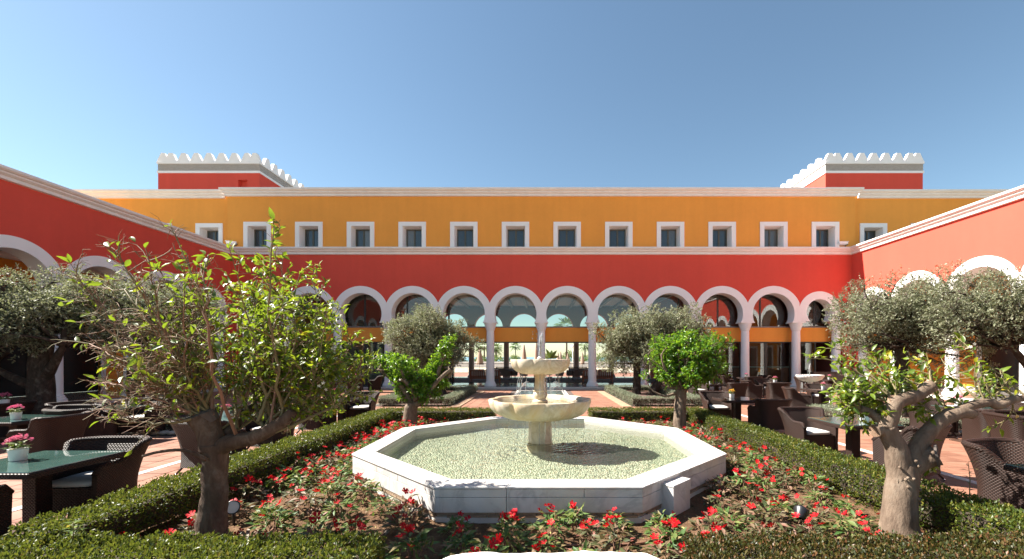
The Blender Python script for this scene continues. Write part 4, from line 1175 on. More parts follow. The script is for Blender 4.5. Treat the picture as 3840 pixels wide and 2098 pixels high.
for px, py in ((2725, 1275), (2700, 1290), (2735, 1300), (2440, 1345), (2455, 1310), (2690, 1395), (2420, 1420)): cl.append((*at(px, py, Yb), .12))
b = at(2551, 1598, Yb); b[2] = .04
leaf_clump_tree('citrus_tree', b, [b, at(2549, 1560, Yb), at(2552, 1500, Yb), at(2556, 1462, Yb)], [.18, .145, .13, .13], cl, rng, M['citrus_dark'], M['bark_pale'], L_CITRUS, .085, 620,
                'citrus tree with dense round bright green crown at the back of the bed', GC, .6, .12, 6, .6,
                [([at(2556, 1470, Yb), at(2600, 1430, Yb), at(2680, 1400, Yb)], [.09, .06, .04])])

# ---- front citrus trees: limbs laid out one by one, leaves on twigs
def place_leaf_parts(parent, base, P, A, Nv, S, idx, mesh):
    for i in idx:
        y = Vector(A[i]).normalized(); z = Vector(Nv[i]); z = (z - y * z.dot(y)).normalized(); x = y.cross(z)
        R = Matrix((x, y, z)).transposed().to_4x4()
        o = link('leaf', mesh, parent); o.matrix_basis = Matrix.Translation(Vector(P[i] - base)) @ R @ Matrix.Scale(float(S[i]), 4)
LEAFM = np_mesh('leaf', *leaf_tmpl(.44, 5, .30, .18), M['citrus'], True)
def blossom_mesh(parent, pts, rng, base):
    m = MB()
    for p in pts:
        for f in range(rng.integers(2, 5)):
            c = p - base + rng.normal(0, .02, 3); ax = unit(rng.normal(0, 1, 3) + np.array([0, -.4, .5])); x = unit(np.cross(ax, [1, .2, 0])); y = np.cross(ax, x)
            for k in range(5):
                a = 2 * PI * k / 5; d = math.cos(a) * x + math.sin(a) * y; e = -math.sin(a) * x + math.cos(a) * y; L = .018
                m.add([c, c + d * L * .6 + e * .005 + ax * .003, c + d * L + ax * .001, c + d * L * .6 - e * .005 + ax * .003], [(0, 1, 2, 3)])
    tag(m.build('blossoms', M['petal_white'], parent), kind='stuff')

def front_citrus_left():
    rng = np.random.default_rng(31); Y0 = 3.97
    base = np.array([-3.08, 3.97, .04])
    o = empty('citrus_tree', base, 0, 'large twiggy citrus tree with a sawn stump at the front of the bed', 'tree', GC)
    tr = MB()
    limb(tr, np.array([base - (0, 0, .03), base + (0, 0, .07), at(795, 1950, Y0), at(806, 1850, Y0), at(808, 1740, Y0), at(806, 1665, Y0)]) - base, [.18, .135, .118, .105, .103, .115], 40, 24, .13, 9)
    for a in (-2.6, -1.7, -.7, .3, 2.2):
        d = np.array([math.cos(a), math.sin(a), 0]); limb(tr, [d * .07 + (0, 0, .16), d * .17 + (0, 0, .045), d * .36 + (0, 0, -.02)], [.06, .05, .02], 8, 8, .1)
    tr.build('trunk', M['bark_citrus'], o)
    lm = MB()
    st = [at(800, 1690, Y0), at(785, 1620, Y0), at(762, 1560, Y0)]
    limb(lm, np.array(st) - base, [.115, .10, .115], 14, 16, .10)
    L2 = [at(815, 1690, Y0), at(860, 1662, Y0 - .02), at(960, 1638, Y0 - .05), at(1050, 1592, Y0 - .05), at(1085, 1560, Y0 - .05), at(1100, 1540, Y0 - .05)]
    limb(lm, np.array(L2) - base, [.085, .075, .062, .058, .055, .03], 20, 12, .2, 9)
    limb(lm, np.array([at(845, 1640, Y0 + .1), at(900, 1570, Y0 + .25), at(960, 1520, Y0 + .4)]) - base, [.07, .05, .04], 10, 10, .15)
    limb(lm, np.array([at(775, 1725, Y0 - .12), at(690, 1690, Y0 - .2), at(600, 1695, Y0 - .25), at(535, 1712, Y0 - .28)]) - base, [.022, .016, .013, .010], 14, 8, .1)
    lm.build('limbs', M['bark_citrus'], o)
    ct = MB(); c0 = at(752, 1545, Y0 - .02) - base
    ax = unit(np.array([-.25, -.35, .9])); x = unit(np.cross(ax, [0, 1, 0])); y = np.cross(ax, x)
    ring = [c0 + ax * .0 + .125 * (1 + .12 * math.sin(3 * t)) * (math.cos(t) * x + .85 * math.sin(t) * y) for t in np.linspace(0, 2 * PI, 26)[:-1]]
    lo = [p - ax * .10 for p in ring]
    ct.add(ring + lo, [tuple(range(25))] + [(i, 25 + i, 25 + (i + 1) % 25, (i + 1) % 25) for i in range(25)]); ct.build('sawn_stump', M['cut_grey'], o)
    tw = MB(); dry = MB(); sites = []
    tips = [(262, 985), (310, 1090), (335, 1180), (300, 1285), (410, 925), (470, 1000), (545, 930), (640, 850), (700, 950), (780, 960), (860, 930), (1030, 855), (1060, 960), (1130, 1020), (1170, 1050), (1200, 1110), (1230, 1160), (1250, 1210), (1340, 1260), (1350, 1345), (1290, 1400), (1200, 1300), (1100, 1150), (1000, 1100), (900, 1090), (380, 1335), (540, 1180), (690, 1080), (430, 1180), (1240, 1400), (1120, 1330), (980, 1260), (850, 1200), (420, 1480), (500, 1420), (740, 1000), (1000, 1180), (1150, 1230), (1060, 1400), (1220, 1290), (1080, 1060), (600, 1010), (660, 1180), (600, 1300), (360, 1060), (480, 1300), (760, 1120), (440, 1560), (350, 1440), (950, 1020), (1180, 1440), (1000, 1460)]
    for i, (px, py) in enumerate(tips):
        dense = px > 830 and py > 1000
        Yt = Y0 + (rng.uniform(-.15, .95) if dense else rng.uniform(-.55, .35))
        tip = at(px, py, Yt)
        if px < 760: s = at(rng.uniform(715, 800), 1560, Y0 + rng.uniform(-.08, .1))
        elif px < 1000: s = at(rng.uniform(780, 900), rng.uniform(1600, 1640), Y0 + rng.uniform(-.05, .2))
        else: s = at(rng.uniform(960, 1090), rng.uniform(1570, 1625), Y0 + rng.uniform(-.1, .3))
        main = twig(tw if i % 3 else dry, s - base, tip - base, .017 if i % 2 else .012, .003, rng, 14, .10, 6)
        nt = 24 if px > 800 else 17
        for k in range(nt):
            t = rng.uniform(.18, .97); j = min(int(t * 13), 12); p = main[j] + (main[j + 1] - main[j]) * (t * 13 - j)
            dr = unit(main[j + 1] - main[j]); sd = unit(dr * .75 + rvec(rng, 1)[0] * .8 + np.array([0, 0, .15]))
            L = rng.uniform(.16, .42) * (1.15 - .5 * t)
            tt = twig(tw if rng.random() < .6 else dry, p, p + sd * L, .005, .0018, rng, 5, .12, 4)
            wp = p + base; ppx = VX + FP * wp[0] / wp[1]; ppy = VY - FP * (wp[2] - CH) / wp[1]
            dn = float(np.clip((ppx - 600) / 380, .12, .95) * np.clip((ppy - 850) / 200, .22, 1)); dense = dn > .55
            if rng.random() < dn:
                for q in range(1, 5):
                    for _ in range(2 if dense else 1): sites.append((tt[q], unit(tt[q] - tt[q - 1]), dense, .3 + .7 * (q > 2)))
            for _ in range(2 if dense else 4):
                j2 = rng.integers(1, 4); sd2 = unit(sd * .6 + rvec(rng, 1)[0]); p2 = tt[j2] + sd2 * L * rng.uniform(.3, .6)
                twig(dry if rng.random() < .6 else tw, tt[j2], p2, .0028, .0012, rng, 3, .1, 3)
                if rng.random() < dn * .8:
                    sites.append((p2, sd2, dense, 1.0))
                    if dense: sites.append((p2 - sd2 * .03, sd2, dense, 1.0)); sites.append(((tt[j2] + p2) / 2, sd2, dense, .8))
        sites.append((main[-1], unit(main[-1] - main[-2]), dense, 1.0)); sites.append((main[-2], unit(main[-1] - main[-2]), dense, 1.0)); sites.append((main[-1], unit(main[-1] - main[-3]), dense, 1.0))
    tag(tw.build('green_twigs', M['twig'], o), kind='stuff'); tag(dry.build('dry_twigs', M['twig_dry'], o), kind='stuff')
    P = np.array([s[0] for s in sites]) + base; Dv = np.array([s[1] for s in sites]); n = len(P)
    A = unit(Dv * .7 + rvec(rng, n) * .75 + np.array([0, 0, .05])); Nv = unit(np.array([-.3, -.1, .9]) + rng.normal(0, .55, (n, 3)))
    S = rng.uniform(.05, .105, n) * np.array([(.62 if s[2] else .85) + .15 * s[3] for s in sites])
    dense = np.array([s[2] for s in sites]); idx = np.concatenate([np.where(~dense)[0], rng.permutation(np.where(dense)[0])])[:290]
    place_leaf_parts(o, base, P, A, Nv, S, idx, LEAFM)
    keep = np.ones(n, bool); keep[idx] = False
    V, F, r = scatter(L_CITRUS, P[keep] - base, A[keep], Nv[keep], S[keep], rng)
    tag(link('crown', np_mesh('crown', V, F, M['citrus'], True, r), o), kind='stuff')
    blossom_mesh(o, [P[i] + A[i] * .02 for i in rng.choice(n, 40, False)], rng, base)
front_citrus_left()

def front_citrus_right():
    rng = np.random.default_rng(41); Y0 = 4.15
    base = np.array([3.50, 4.15, .04]); q = lambda px, py, dy=0: at(px, py, Y0 + dy)
    o = empty('citrus_tree', base, 0, 'hard pruned citrus tree with thick trunk and sawn limbs at the front', 'tree', GC)
    tr = MB()
    limb(tr, np.array([base - (0, 0, .04), base + (0, 0, .03), q(3372, 1960), q(3376, 1870), q(3386, 1790), q(3390, 1735)]) - base, [.27, .20, .150, .135, .128, .11], 30, 22, .05, 5)
    for k in range(14):
        a = rng.uniform(-2.6, -.5); z = rng.uniform(.35, .8); r = .135
        c = np.array([r * math.cos(a) * 1.02, r * math.sin(a), z]); tr.lathe([(.0, -.016), (.016, 0), (.010, .012), (0, .014)], 7, c, cap=False)
    tr.build('trunk', M['bark_pale'], o)
    lm = MB(); pth = []
    def lb_(pts, rad, n=14, sd=14): pth.append(limb(lm, np.array(pts) - base, rad, n, sd, .12, 7))
    lb_([q(3382, 1800), q(3362, 1690), q(3340, 1640), q(3322, 1600)], [.122, .095, .085, .08])
    lb_([q(3330, 1625), q(3300, 1612), q(3284, 1616)], [.06, .06, .058], 8)
    lb_([q(3322, 1608), q(3338, 1560), q(3358, 1512), q(3420, 1490, .05), q(3470, 1460, .05), q(3494, 1448, .05)], [.08, .072, .068, .066, .064, .062], 20)
    lb_([q(3345, 1535), q(3352, 1505), q(3352, 1500)], [.05, .048, .047], 6, 10)
    lb_([q(3320, 1585), q(3270, 1552, .1), q(3225, 1535, .12)], [.05, .045, .04], 10)
    lb_([q(3392, 1800), q(3440, 1680), q(3500, 1600), q(3560, 1560), q(3610, 1545), q(3650, 1555)], [.115, .078, .068, .072, .062, .045], 22)
    lb_([q(3590, 1548), q(3640, 1522), q(3710, 1510), q(3745, 1520), q(3800, 1498), q(3860, 1492), q(3930, 1470)], [.048, .045, .041, .044, .036, .032, .03], 22)
    lb_([q(3400, 1760), q(3460, 1725, -.03), q(3512, 1708, -.08)], [.10, .092, .10], 12, 16)
    lm.build('limbs', M['bark_pale'], o)
    def cutface(c, ax, r, mt):
        c = c - base; ax = unit(ax); x = unit(np.cross(ax, [0, .3, 1])); y = np.cross(ax, x); mm = MB(); n = 18
        ring = [c + ax * .006 + r * (1 + .06 * math.sin(3 * t + r * 90)) * (math.cos(t) * x + math.sin(t) * y) for t in np.linspace(0, 2 * PI, n + 1)[:-1]]
        lo = [p - ax * .02 for p in ring]
        mm.add(ring + lo, [tuple(range(n)), tuple(range(n))[::-1]] + [(i, n + i, n + (i + 1) % n, (i + 1) % n) for i in range(n)]); mm.build('sawn_end', mt, o)
    cutface(q(3284, 1616), np.array([-.9, -.6, -.05]), .060, M['cut']); cutface(q(3494, 1448, .05), np.array([.8, -.5, .5]), .064, M['cut'])
    cutface(q(3516, 1707, -.10), np.array([.75, -.75, .15]), .105, M['cut_grey']); cutface(q(3352, 1499, -.02), np.array([-.2, -.8, .6]), .048, M['cut'])
    allp = np.concatenate(pth[1:7]); tw = MB(); sites = []; bl = []
    tips = [(3040, 1345), (3130, 1300), (3170, 1420), (3155, 1500), (3120, 1420), (3200, 1470), (3250, 1360), (3290, 1340), (3330, 1430), (3380, 1420), (3420, 1350), (3480, 1350), (3530, 1345), (3440, 1420), (3560, 1430), (3600, 1270), (3610, 1400), (3655, 1380), (3700, 1370), (3750, 1390), (3790, 1420), (3820, 1460), (3300, 1460), (3260, 1500), (3360, 1460), (3400, 1500), (3460, 1520), (3230, 1570), (3200, 1540), (3580, 1500), (3640, 1470), (3700, 1440), (3720, 1480), (3660, 1360), (3510, 1480), (3290, 1400), (3180, 1560), (3330, 1380), (3210, 1420), (3270, 1430), (3240, 1530), (3130, 1480), (3310, 1520), (3350, 1490), (3175, 1460), (3220, 1500), (3290, 1550), (3420, 1450)]
    tips += [(3715, 1610), (3450, 1690)]
    for i, (px, py) in enumerate(tips):
        tip = at(px, py, Y0 + (rng.uniform(.05, .65) if px < 3520 else rng.uniform(-.15, .4))) - base
        d = np.linalg.norm((allp - tip) * np.array([1, .5, 1.0]), axis=1) + rng.uniform(0, .25, len(allp)); s = allp[np.argmin(d)]
        main = twig(tw, s, tip, .011, .003, rng, 9, .10, 6)
        lush = px < 3480
        for k in range(7 if lush else 5):
            j = rng.integers(2, 8); dr = unit(main[j + 1] - main[j]); sd = unit(dr * .7 + rvec(rng, 1)[0] * .8); L = rng.uniform(.08, .22)
            tt = twig(tw, main[j], main[j] + sd * L, .004, .0015, rng, 4, .1, 4)
            for qd in range(1, 4):
                if rng.random() < (.95 if lush else .55): sites.append((tt[qd], unit(tt[qd] - tt[qd - 1]), lush))
                if lush and rng.random() < .6: sites.append((tt[qd], unit(tt[qd] - tt[qd - 1]), lush))
            if rng.random() < .13: bl.append(tt[-1] + base)
        for j in range(3, 9):
            if rng.random() < (.8 if lush else .5): sites.append((main[j], unit(main[j] - main[j - 1]), lush))
        sites.append((main[-1], unit(main[-1] - main[-2]), lush)); sites.append((main[-1], unit(main[-1] - main[-2]), lush))
    tag(tw.build('green_twigs', M['twig'], o), kind='stuff')
    P = np.array([s[0] for s in sites]) + base; Dv = np.array([s[1] for s in sites]); n = len(P)
    A = unit(Dv * .7 + rvec(rng, n) * .75); Nv = unit(np.array([-.3, -.1, .9]) + rng.normal(0, .5, (n, 3))); S = rng.uniform(.05, .095, n)
    idx = rng.permutation(n)[:290]; place_leaf_parts(o, base, P, A, Nv, S, idx, LEAFM)
    keep = np.ones(n, bool); keep[idx] = False
    V, F, r = scatter(L_CITRUS, P[keep] - base, A[keep], Nv[keep], S[keep], rng)
    tag(link('crown', np_mesh('crown', V, F, M['citrus'], True, r), o), kind='stuff')
    blossom_mesh(o, bl + [P[i] for i in rng.choice(n, 8, False)], rng, base)
front_citrus_right()

# ------------------------------------------------------------------ red impatiens in the bed
def flower_mesh(mat):
    m = MB(); v = [(0, 0, 0)]; f = []
    for k in range(5):
        a = 2 * PI * k / 5; b0 = len(v)
        for t, r, z in ((-.50, .55, .006), (-.40, .95, .012), (0, 1.08, .010), (.40, .95, .014), (.50, .55, .004)):
            v.append((r * .03 * math.cos(a + t), r * .03 * math.sin(a + t), z + .002 * (k % 2)))
        f += [(0, b0, b0 + 1, b0 + 2), (0, b0 + 2, b0 + 3, b0 + 4)]
    m.add(v, f, smooth=True); return m.mesh('flower', mat)
FLW = flower_mesh(M['petal_red'])
def imp_foliage(seed):
    rng = np.random.default_rng(seed); P, A = [], []
    n = 105; a = rng.uniform(0, 2 * PI, n); r = .14 * rng.random(n) ** .6; z = .03 + .17 * (1 - (r / .15) ** 2) * rng.uniform(.45, 1, n)
    P = np.stack([r * np.cos(a), r * np.sin(a), z], 1); A = unit(np.stack([np.cos(a), np.sin(a), rng.uniform(-.25, .8, n)], 1) + rng.normal(0, .35, (n, 3)))
    V, F, rn = scatter(L_IMP, P, A, unit(np.array([0, 0, 1.]) + rng.normal(0, .35, (n, 3))), rng.uniform(.055, .10, n), rng, None)
    st = MB()
    for k in range(9):
        x, y = P[k, :2]; st.tube([(x * .2, y * .2, -.03), (x * .7, y * .7, P[k, 2] * .6), tuple(P[k])], [.004, .003, .002], 4, cap=False)
    return np_mesh('foliage', V, F, M['imp_bronze'] if seed % 9 in (1, 4, 7) or seed >= 909 else M['imp_leaf'], True, rn), st.mesh('stems', M['twig_dry'])
IMP = [imp_foliage(900 + i) for i in range(9)]; IMPB = [imp_foliage(909 + i) for i in range(4)]
rng = np.random.default_rng(51); spots = []
TREES_XY = [(-3.08, 3.97, .30), (3.5, 4.15, .34), (-3.18, 10.3, .28), (3.35, 10.3, .28), (1.62, 4.72, .42)]
def in_oct(x, y, ap):
    dx, dy = abs(x - PX), abs(y - PY); return max(dx, dy, (dx + dy) / math.sqrt(2)) < ap
tries = 0
while tries < 9000 and len(spots) < 240:
    tries += 1
    x, y = rng.uniform(-3.70, 3.70), rng.uniform(3.45, 10.85)
    if in_oct(x, y, AP + .12): continue
    if any(math.hypot(x - a, y - b) < r for a, b, r in TREES_XY): continue
    side = abs(x) > 2.6
    need = .235 if (side and y > 5.6) else (.31 if x > 0 else .37)
    if y > 9.2 and abs(x) < 2.2 and rng.random() < .6: continue
    if x < -2.2 and y < 4.7 and rng.random() < .45: continue
    if any(math.hypot(x - a, y - b) < need for a, b in spots): continue
    spots.append((x, y))
spots.sort(key=lambda s: s[1])
NUM = ['no', 'one', 'two', 'three', 'four', 'five', 'six', 'seven', 'eight', 'nine', 'ten', 'eleven', 'twelve']
for i, (x, y) in enumerate(spots):
    lush = rng.random()
    hb_ = 'by the hedge' if abs(x) > 3.25 else 'by the basin'
    if x < -2.6 and y > 5.3: nf = int(rng.integers(2, 8)); zone = f'shaded side strip {hb_}, ' + ('near end' if y < 6.5 else ('level with fountain' if y < 7.7 else ('beyond fountain' if y < 8.9 else 'far end')))
    elif x > 2.6 and y > 5.3: nf = int(rng.integers(0, 4)); zone = f'sunny side strip {hb_}, ' + ('near end' if y < 6.5 else ('level with fountain' if y < 7.7 else ('beyond fountain' if y < 8.9 else 'far end')))
    elif y < 4.7 and abs(x) < 1.9: nf = int(rng.integers(1, 8)); zone = ('touching near basin wall' if y > 4.2 else ('by the white boulder' if y < 3.75 else 'before near basin wall')) + (', left part' if x < -.6 else (', middle part' if x < .7 else ', right part'))
    elif y > 9.0: nf = int(rng.integers(1, 5)); zone = 'behind the basin ' + ('by the V shaped citrus' if x < 0 else 'by the round citrus')
    elif x < 0: nf = int(rng.integers(0, 5)); zone = 'on bare soil ' + ('beside the twiggy citrus' if y < 4.6 and x < -2 else 'left of near basin wall' + (', hedge side' if x < -3.2 else (', boulder side' if y < 4.3 else (', middle' if x < -2.4 else ', basin side'))))
    else: nf = int(rng.integers(0, 4)); zone = 'on bare soil ' + ('beside the pruned citrus' if y < 4.8 and x > 2.7 else 'near the pump box' + (', hedge side' if x > 3.2 else (', boulder side' if y < 4.1 else (', middle' if x > 2.4 else ', basin side'))))
    nf = nf + 1 if nf else 0
    if lush < .10: nf = 0
    kind = f'with {NUM[nf]} red bloom' + ('s' if nf != 1 else '')
    o = empty('impatiens_plant', (x, y, soil_z(x, y)), float(rng.uniform(0, 6.28)), f'impatiens {kind}, {zone}', 'plant', f'red impatiens, {zone}')
    fm, sm = IMPB[i % 4] if (x > 2.0 and i % 5 < 3) else IMP[i % 9]; s = float(rng.uniform(.85, 1.2)) * (1.08 if nf > 2 else .95); o.scale = (s, s, s * float(rng.uniform(.8, 1.15)))
    tag(link('foliage', fm, o), kind='stuff'); link('stems', sm, o)
    ca_ = rng.uniform(0, 6.28); nf2 = nf
    for k in range(nf2):
        a = ca_ + rng.normal(0, .9); r = .135 * rng.random() ** .5; z = .085 + .15 * (1 - (r / .16) ** 2)
        fo = link('flower', FLW, o, (r * math.cos(a), r * math.sin(a), z + .02)); fo.rotation_euler = (rng.normal(0, .55), rng.normal(0, .55), rng.uniform(0, 6.28)); c = float(rng.uniform(.8, 1.3)); fo.scale = (c, c, c)

# litter of fallen leaves and clods on the soil
n = 2600; x = rng.uniform(-3.75, 3.75, n); y = rng.uniform(3.4, 10.9, n)
ok = np.array([not in_oct(a, b, AP) for a, b in zip(x, y)]); x, y = x[ok], y[ok]; n = len(x)
P = np.stack([x, y, np.array([soil_z(a, b) for a, b in zip(x, y)]) + .008], 1); A = rvec(rng, n) * np.array([1, 1, .25])
V, F, r = scatter(L_CITRUS, P, A, unit(np.array([0, 0, 1.]) + rng.normal(0, .25, (n, 3))), rng.uniform(.012, .045, n) + .035 * (rng.random(n) < .08), rng)
tag(link('leaf_litter', np_mesh('leaf_litter', V, F, M['litter'], False, r)), 'scattered dry leaves on the flower bed soil', 'leaf litter', kind='stuff')
n = 5200; x = rng.uniform(-3.8, 3.8, n); y = rng.uniform(3.4, 10.9, n)
ok = np.array([not in_oct(a, b, AP) for a, b in zip(x, y)]); x, y = x[ok], y[ok]; n = len(x)
tet = np.array([(1, 0, 0), (-.5, .85, 0), (-.5, -.85, 0), (0.1, .1, .9)]); tff = np.array([(0, 1, 3), (1, 2, 3), (2, 0, 3)])
sz = rng.uniform(.004, .015, n) + .015 * (rng.random(n) < .05); th = rng.uniform(0, 6.28, n)
V = np.stack([x[:, None] + sz[:, None] * (tet[None, :, 0] * np.cos(th)[:, None] - tet[None, :, 1] * np.sin(th)[:, None]), y[:, None] + sz[:, None] * (tet[None, :, 0] * np.sin(th)[:, None] + tet[None, :, 1] * np.cos(th)[:, None]), np.array([soil_z(a, b) for a, b in zip(x, y)])[:, None] - .002 + sz[:, None] * tet[None, :, 2]], 2).reshape(-1, 3)
F = (tff[None] + (np.arange(n) * 4)[:, None, None]).reshape(-1, 3)
tag(link('soil_clods', np_mesh('soil_clods', V, F, M['soil'])), 'small clods of soil strewn over the bed', 'soil', kind='stuff')

# irrigation hoses
def hose(pxs, lab):
    pts = []
    for px, py in pxs:
        Yh = FP * (CH - .065) / (py - VY); x = (px - VX) / FP * Yh; pts.append((x, Yh, soil_z(x, Yh) + .015))
    tag(MB().tube(spline(pts, 24), .011, 7).build('irrigation_hose', M['hose']), lab, 'hose', 'brown irrigation hoses')
M['hose'] = simple('brown_hose', (.16, .075, .045), .6)
hose([(1700, 2028), (1850, 2034), (1960, 2040), (2110, 2040), (2300, 2030), (2420, 2022), (2500, 2002), (2590, 1985)], 'brown irrigation hose along the soil before the near basin wall')
hose([(950, 2022), (1010, 1985), (1065, 1945), (1110, 1905)], 'short brown hose on soil between twiggy citrus and basin')
hose([(3060, 1835), (3110, 1868), (3150, 1900)], 'brown hose end on the soil beside the sunny side hedge')
hose([(590, 2068), (680, 2030), (760, 1995)], 'brown hose beside the twiggy citrus trunk')

# ground spotlights
def spot(x, y, rz, tilt, lab):
    o = empty('garden_spotlight', (x, y, soil_z(x, y)), rz, lab, 'spotlight', 'garden spotlights in the bed')
    MB().lathe([(.012, -.05), (.016, .10), (.02, .13)], 8).build('spike', M['black'], o)
    R = Matrix.Rotation(tilt, 4, 'X'); h = MB().lathe([(.03, -.06), (.045, -.045), (.06, .015), (.072, .04), (.072, .052), (.062, .052), (.06, .04), (.0, .036)], 20, cap=False)
    ho = h.build('lamp_head', M['black'], o, (0, 0, .19)); ho.rotation_euler = (tilt, 0, 0)
    le = MB().lathe([(.0, .047), (.061, .045)], 20, cap=False).build('lens', simple('lamp_lens', (.55, .53, .48), .15), ho)
spot(-3.30, 4.58, 0.35, 1.2, 'black garden spotlight beside the twiggy citrus trunk')
spot(2.66, 4.38, 2.4, 1.0, 'black garden spotlight lying in the plants near the pruned citrus')
# weed shoots above the hedges
def shoot(x, y, z, h, seed, lab):
    rg = np.random.default_rng(seed); o = empty('weed_shoot', (x, y, z), 0, lab, 'weed', 'weed shoots by the hedges')
    MB().tube([(0, 0, -.1), (.01, 0, h * .5), (0, .01, h)], [.005, .004, .002], 5).build('stem', M['twig'], o)
    n = 14; zz = np.linspace(.05, h, n); a = np.arange(n) * 2.4; P = np.stack([0 * zz, 0 * zz, zz], 1); A = np.stack([np.cos(a), np.sin(a), np.full(n, .35)], 1)
    V, F, r = scatter(L_IMP, P, A, np.tile([0, 0, 1.], (n, 1)), rg.uniform(.05, .08, n), rg); link('leaves', np_mesh('leaves', V, F, M['citrus'] if seed == 1 else M['imp_leaf'], True, r), o)
shoot(*at(270, 2035, 3.3), .16, 1, 'bright green weed shoot rising from the hedge by the shaded tables')
shoot(*at(3634, 1860, 4.05), .32, 2, 'tall thin dark weed shoot by the hedge near the sunny tables')

# ------------------------------------------------------------------ wicker armchairs and tables
def smooth01(x): x = np.clip(x, 0, 1); return x * x * (3 - 2 * x)
def chair_parts():
    w, yf, yb, rc = .315, -.31, .30, .14
    pts = []; 
    for t in np.linspace(0, 1, 10): pts.append((-w, yf + (yb - rc - yf) * t))
    for a in np.linspace(PI, PI / 2, 9)[1:]: pts.append((-w + rc + rc * math.cos(a), yb - rc + rc * math.sin(a)))
    for t in np.linspace(0, 1, 7)[1:]: pts.append((-w + rc + (2 * w - 2 * rc) * t, yb))
    for a in np.linspace(PI / 2, 0, 9)[1:]: pts.append((w - rc + rc * math.cos(a), yb - rc + rc * math.sin(a)))
    for t in np.linspace(0, 1, 10)[1:]: pts.append((w, yb - rc + (yf - yb + rc) * t))
    P = np.array(pts); T_ = unit(np.gradient(P, axis=0)); Nn = np.stack([-T_[:, 1], T_[:, 0]], 1)
    arc = np.concatenate([[0], np.cumsum(np.linalg.norm(np.diff(P, axis=0), axis=1))])
    b = smooth01((P[:, 1] + .04) / .24)
    front = smooth01((P[:, 1] - yf) / .07)
    zt = .60 + .205 * b - .07 * (1 - front) ** 2
    def surf(off, z):
        d = b * .13 * np.clip((z - .28) / .52, 0, 1) ** 1.8 + (1 - b) * .025 * np.clip(z / .64, 0, 1) + .03 * np.clip(1 - z / .35, 0, 1) ** 2
        q = P + Nn * (d + off)[:, None]; return np.stack([q[:, 0], q[:, 1], z], 1)
    n = len(P); nt = 11; zb = .115
    outer, uo = [], []
    for i in range(nt):
        z = zb + (zt - zb) * i / (nt - 1); outer.append(surf(np.zeros(n), z)); uo.append(np.stack([arc, z], 1))
    inner, ui = [], []
    for i in range(nt):
        z = zt + (zb - zt) * i / (nt - 1); inner.append(surf(np.full(n, -.052), z)); ui.append(np.stack([arc, z], 1))
    sh = MB(); sh.grid(outer, uv=uo); sh.grid(inner, uv=ui)
    for col in (0, n - 1):
        A = np.array([r[col] for r in outer]); B = np.array([r[col] for r in inner[::-1]])
        uvA = np.stack([A[:, 1], A[:, 2]], 1); uvB = np.stack([B[:, 0] * 0 + .05, B[:, 2]], 1)
        sh.grid([A, B] if col else [B, A], uv=[uvA, uvB] if col else [uvB, uvA])
    rim = MB(); mid = surf(np.full(n, -.026), zt + .006)
    rim.tube(mid, .033, 8)
    seat = MB(); seat.box(-w + .045, w - .045, -.30, .24, .125, .40)
    cu = MB(); g_ = []
    for i in range(7):
        v = -PI / 2 + PI * i / 6; row = []
        for j in range(28):
            a = 2 * PI * j / 28; ca, sa = math.cos(a), math.sin(a)
            row.append((.255 * np.sign(ca) * abs(ca) ** .35 * math.cos(v) ** .35, -.03 + .265 * np.sign(sa) * abs(sa) ** .35 * math.cos(v) ** .35, .435 + .04 * np.sign(math.sin(v)) * abs(math.sin(v)) ** .7))
        g_.append(row)
    cu.grid(g_, closed=True)
    legs = []
    for sx in (-1, 1):
        for sy in (-1, 1):
            l = MB(); l.tube([(sx * .24, sy * .22, .16), (sx * .275, sy * .275, .07), (sx * .30, sy * .31, .02)], [.022, .018, .015], 8); t = MB(); t.tube([(sx * .299, sy * .308, .024), (sx * .306, sy * .318, 0.0)], [.016, .015], 8)
            legs.append((l, t))
    return sh, rim, seat, cu, legs
def make_chair():
    sh, rim, seat, cu, legs = chair_parts()
    o = empty('wicker_armchair', (0, 0, 0), 0)
    sh.build('shell', M['wicker'], o, uv=True, sharp=50); rim.build('braided_rim', M['wicker'], o, uv=True); seat.build('seat', M['wicker'], o, uv=True); cu.build('cushion', M['seat_pad'], o)
    for l, t in legs:
        lo = l.build('leg', M['wood_dark'], o); t.build('foot_tip', M['chrome'], lo)
    return o
CHAIR0 = make_chair(); used_chair = [False]
def chair(x, y, deg, label, z=0.0):
    if used_chair[0]: o = copy_tree(CHAIR0)
    else: o = CHAIR0; used_chair[0] = True
    o.location = (x, y, z); o.rotation_euler = (0, 0, math.radians(deg))
    return tag(o, label, 'armchair', 'brown wicker armchairs round the courtyard tables')

def make_table(rounded, glass):
    o = empty('cafe_table', (0, 0, 0), 0); h = .475
    t = MB()
    if rounded: t.lathe([(.50, .675), (.525, .685), (.53, .71), (.52, .728), (.49, .73)], 40); 
    else: t.box(-h, h, -h, h, .672, .73)
    t.build('table_frame', M['wicker'], o, uv=True, bevel=0 if rounded else .012)
    gl = MB()
    if rounded: gl.lathe([(.505, .7305), (.505, .741)], 40, smooth=False)
    else: gl.box(-h + .012, h - .012, -h + .012, h - .012, .7305, .741)
    gl.build('table_top', M[glass], o, bevel=.003)
    p = MB(); p.box(-.075, .075, -.075, .075, .03, .68); p.build('pedestal', M['wicker'], o, uv=True, bevel=.01)
    b = MB(); b.box(-.26, .26, -.26, .26, 0, .028); b.build('foot_plate', M['wood_dark'], o, bevel=.008)
    return o
TAB = {}
def table(x, y, label, rounded=False, glass='table_glass'):
    k = (rounded, glass)
    if k in TAB: o = copy_tree(TAB[k])
    else: o = TAB[k] = make_table(rounded, glass)
    o.location = (x, y, 0)
    return tag(o, label, 'table', 'brown wicker tables in the courtyard')

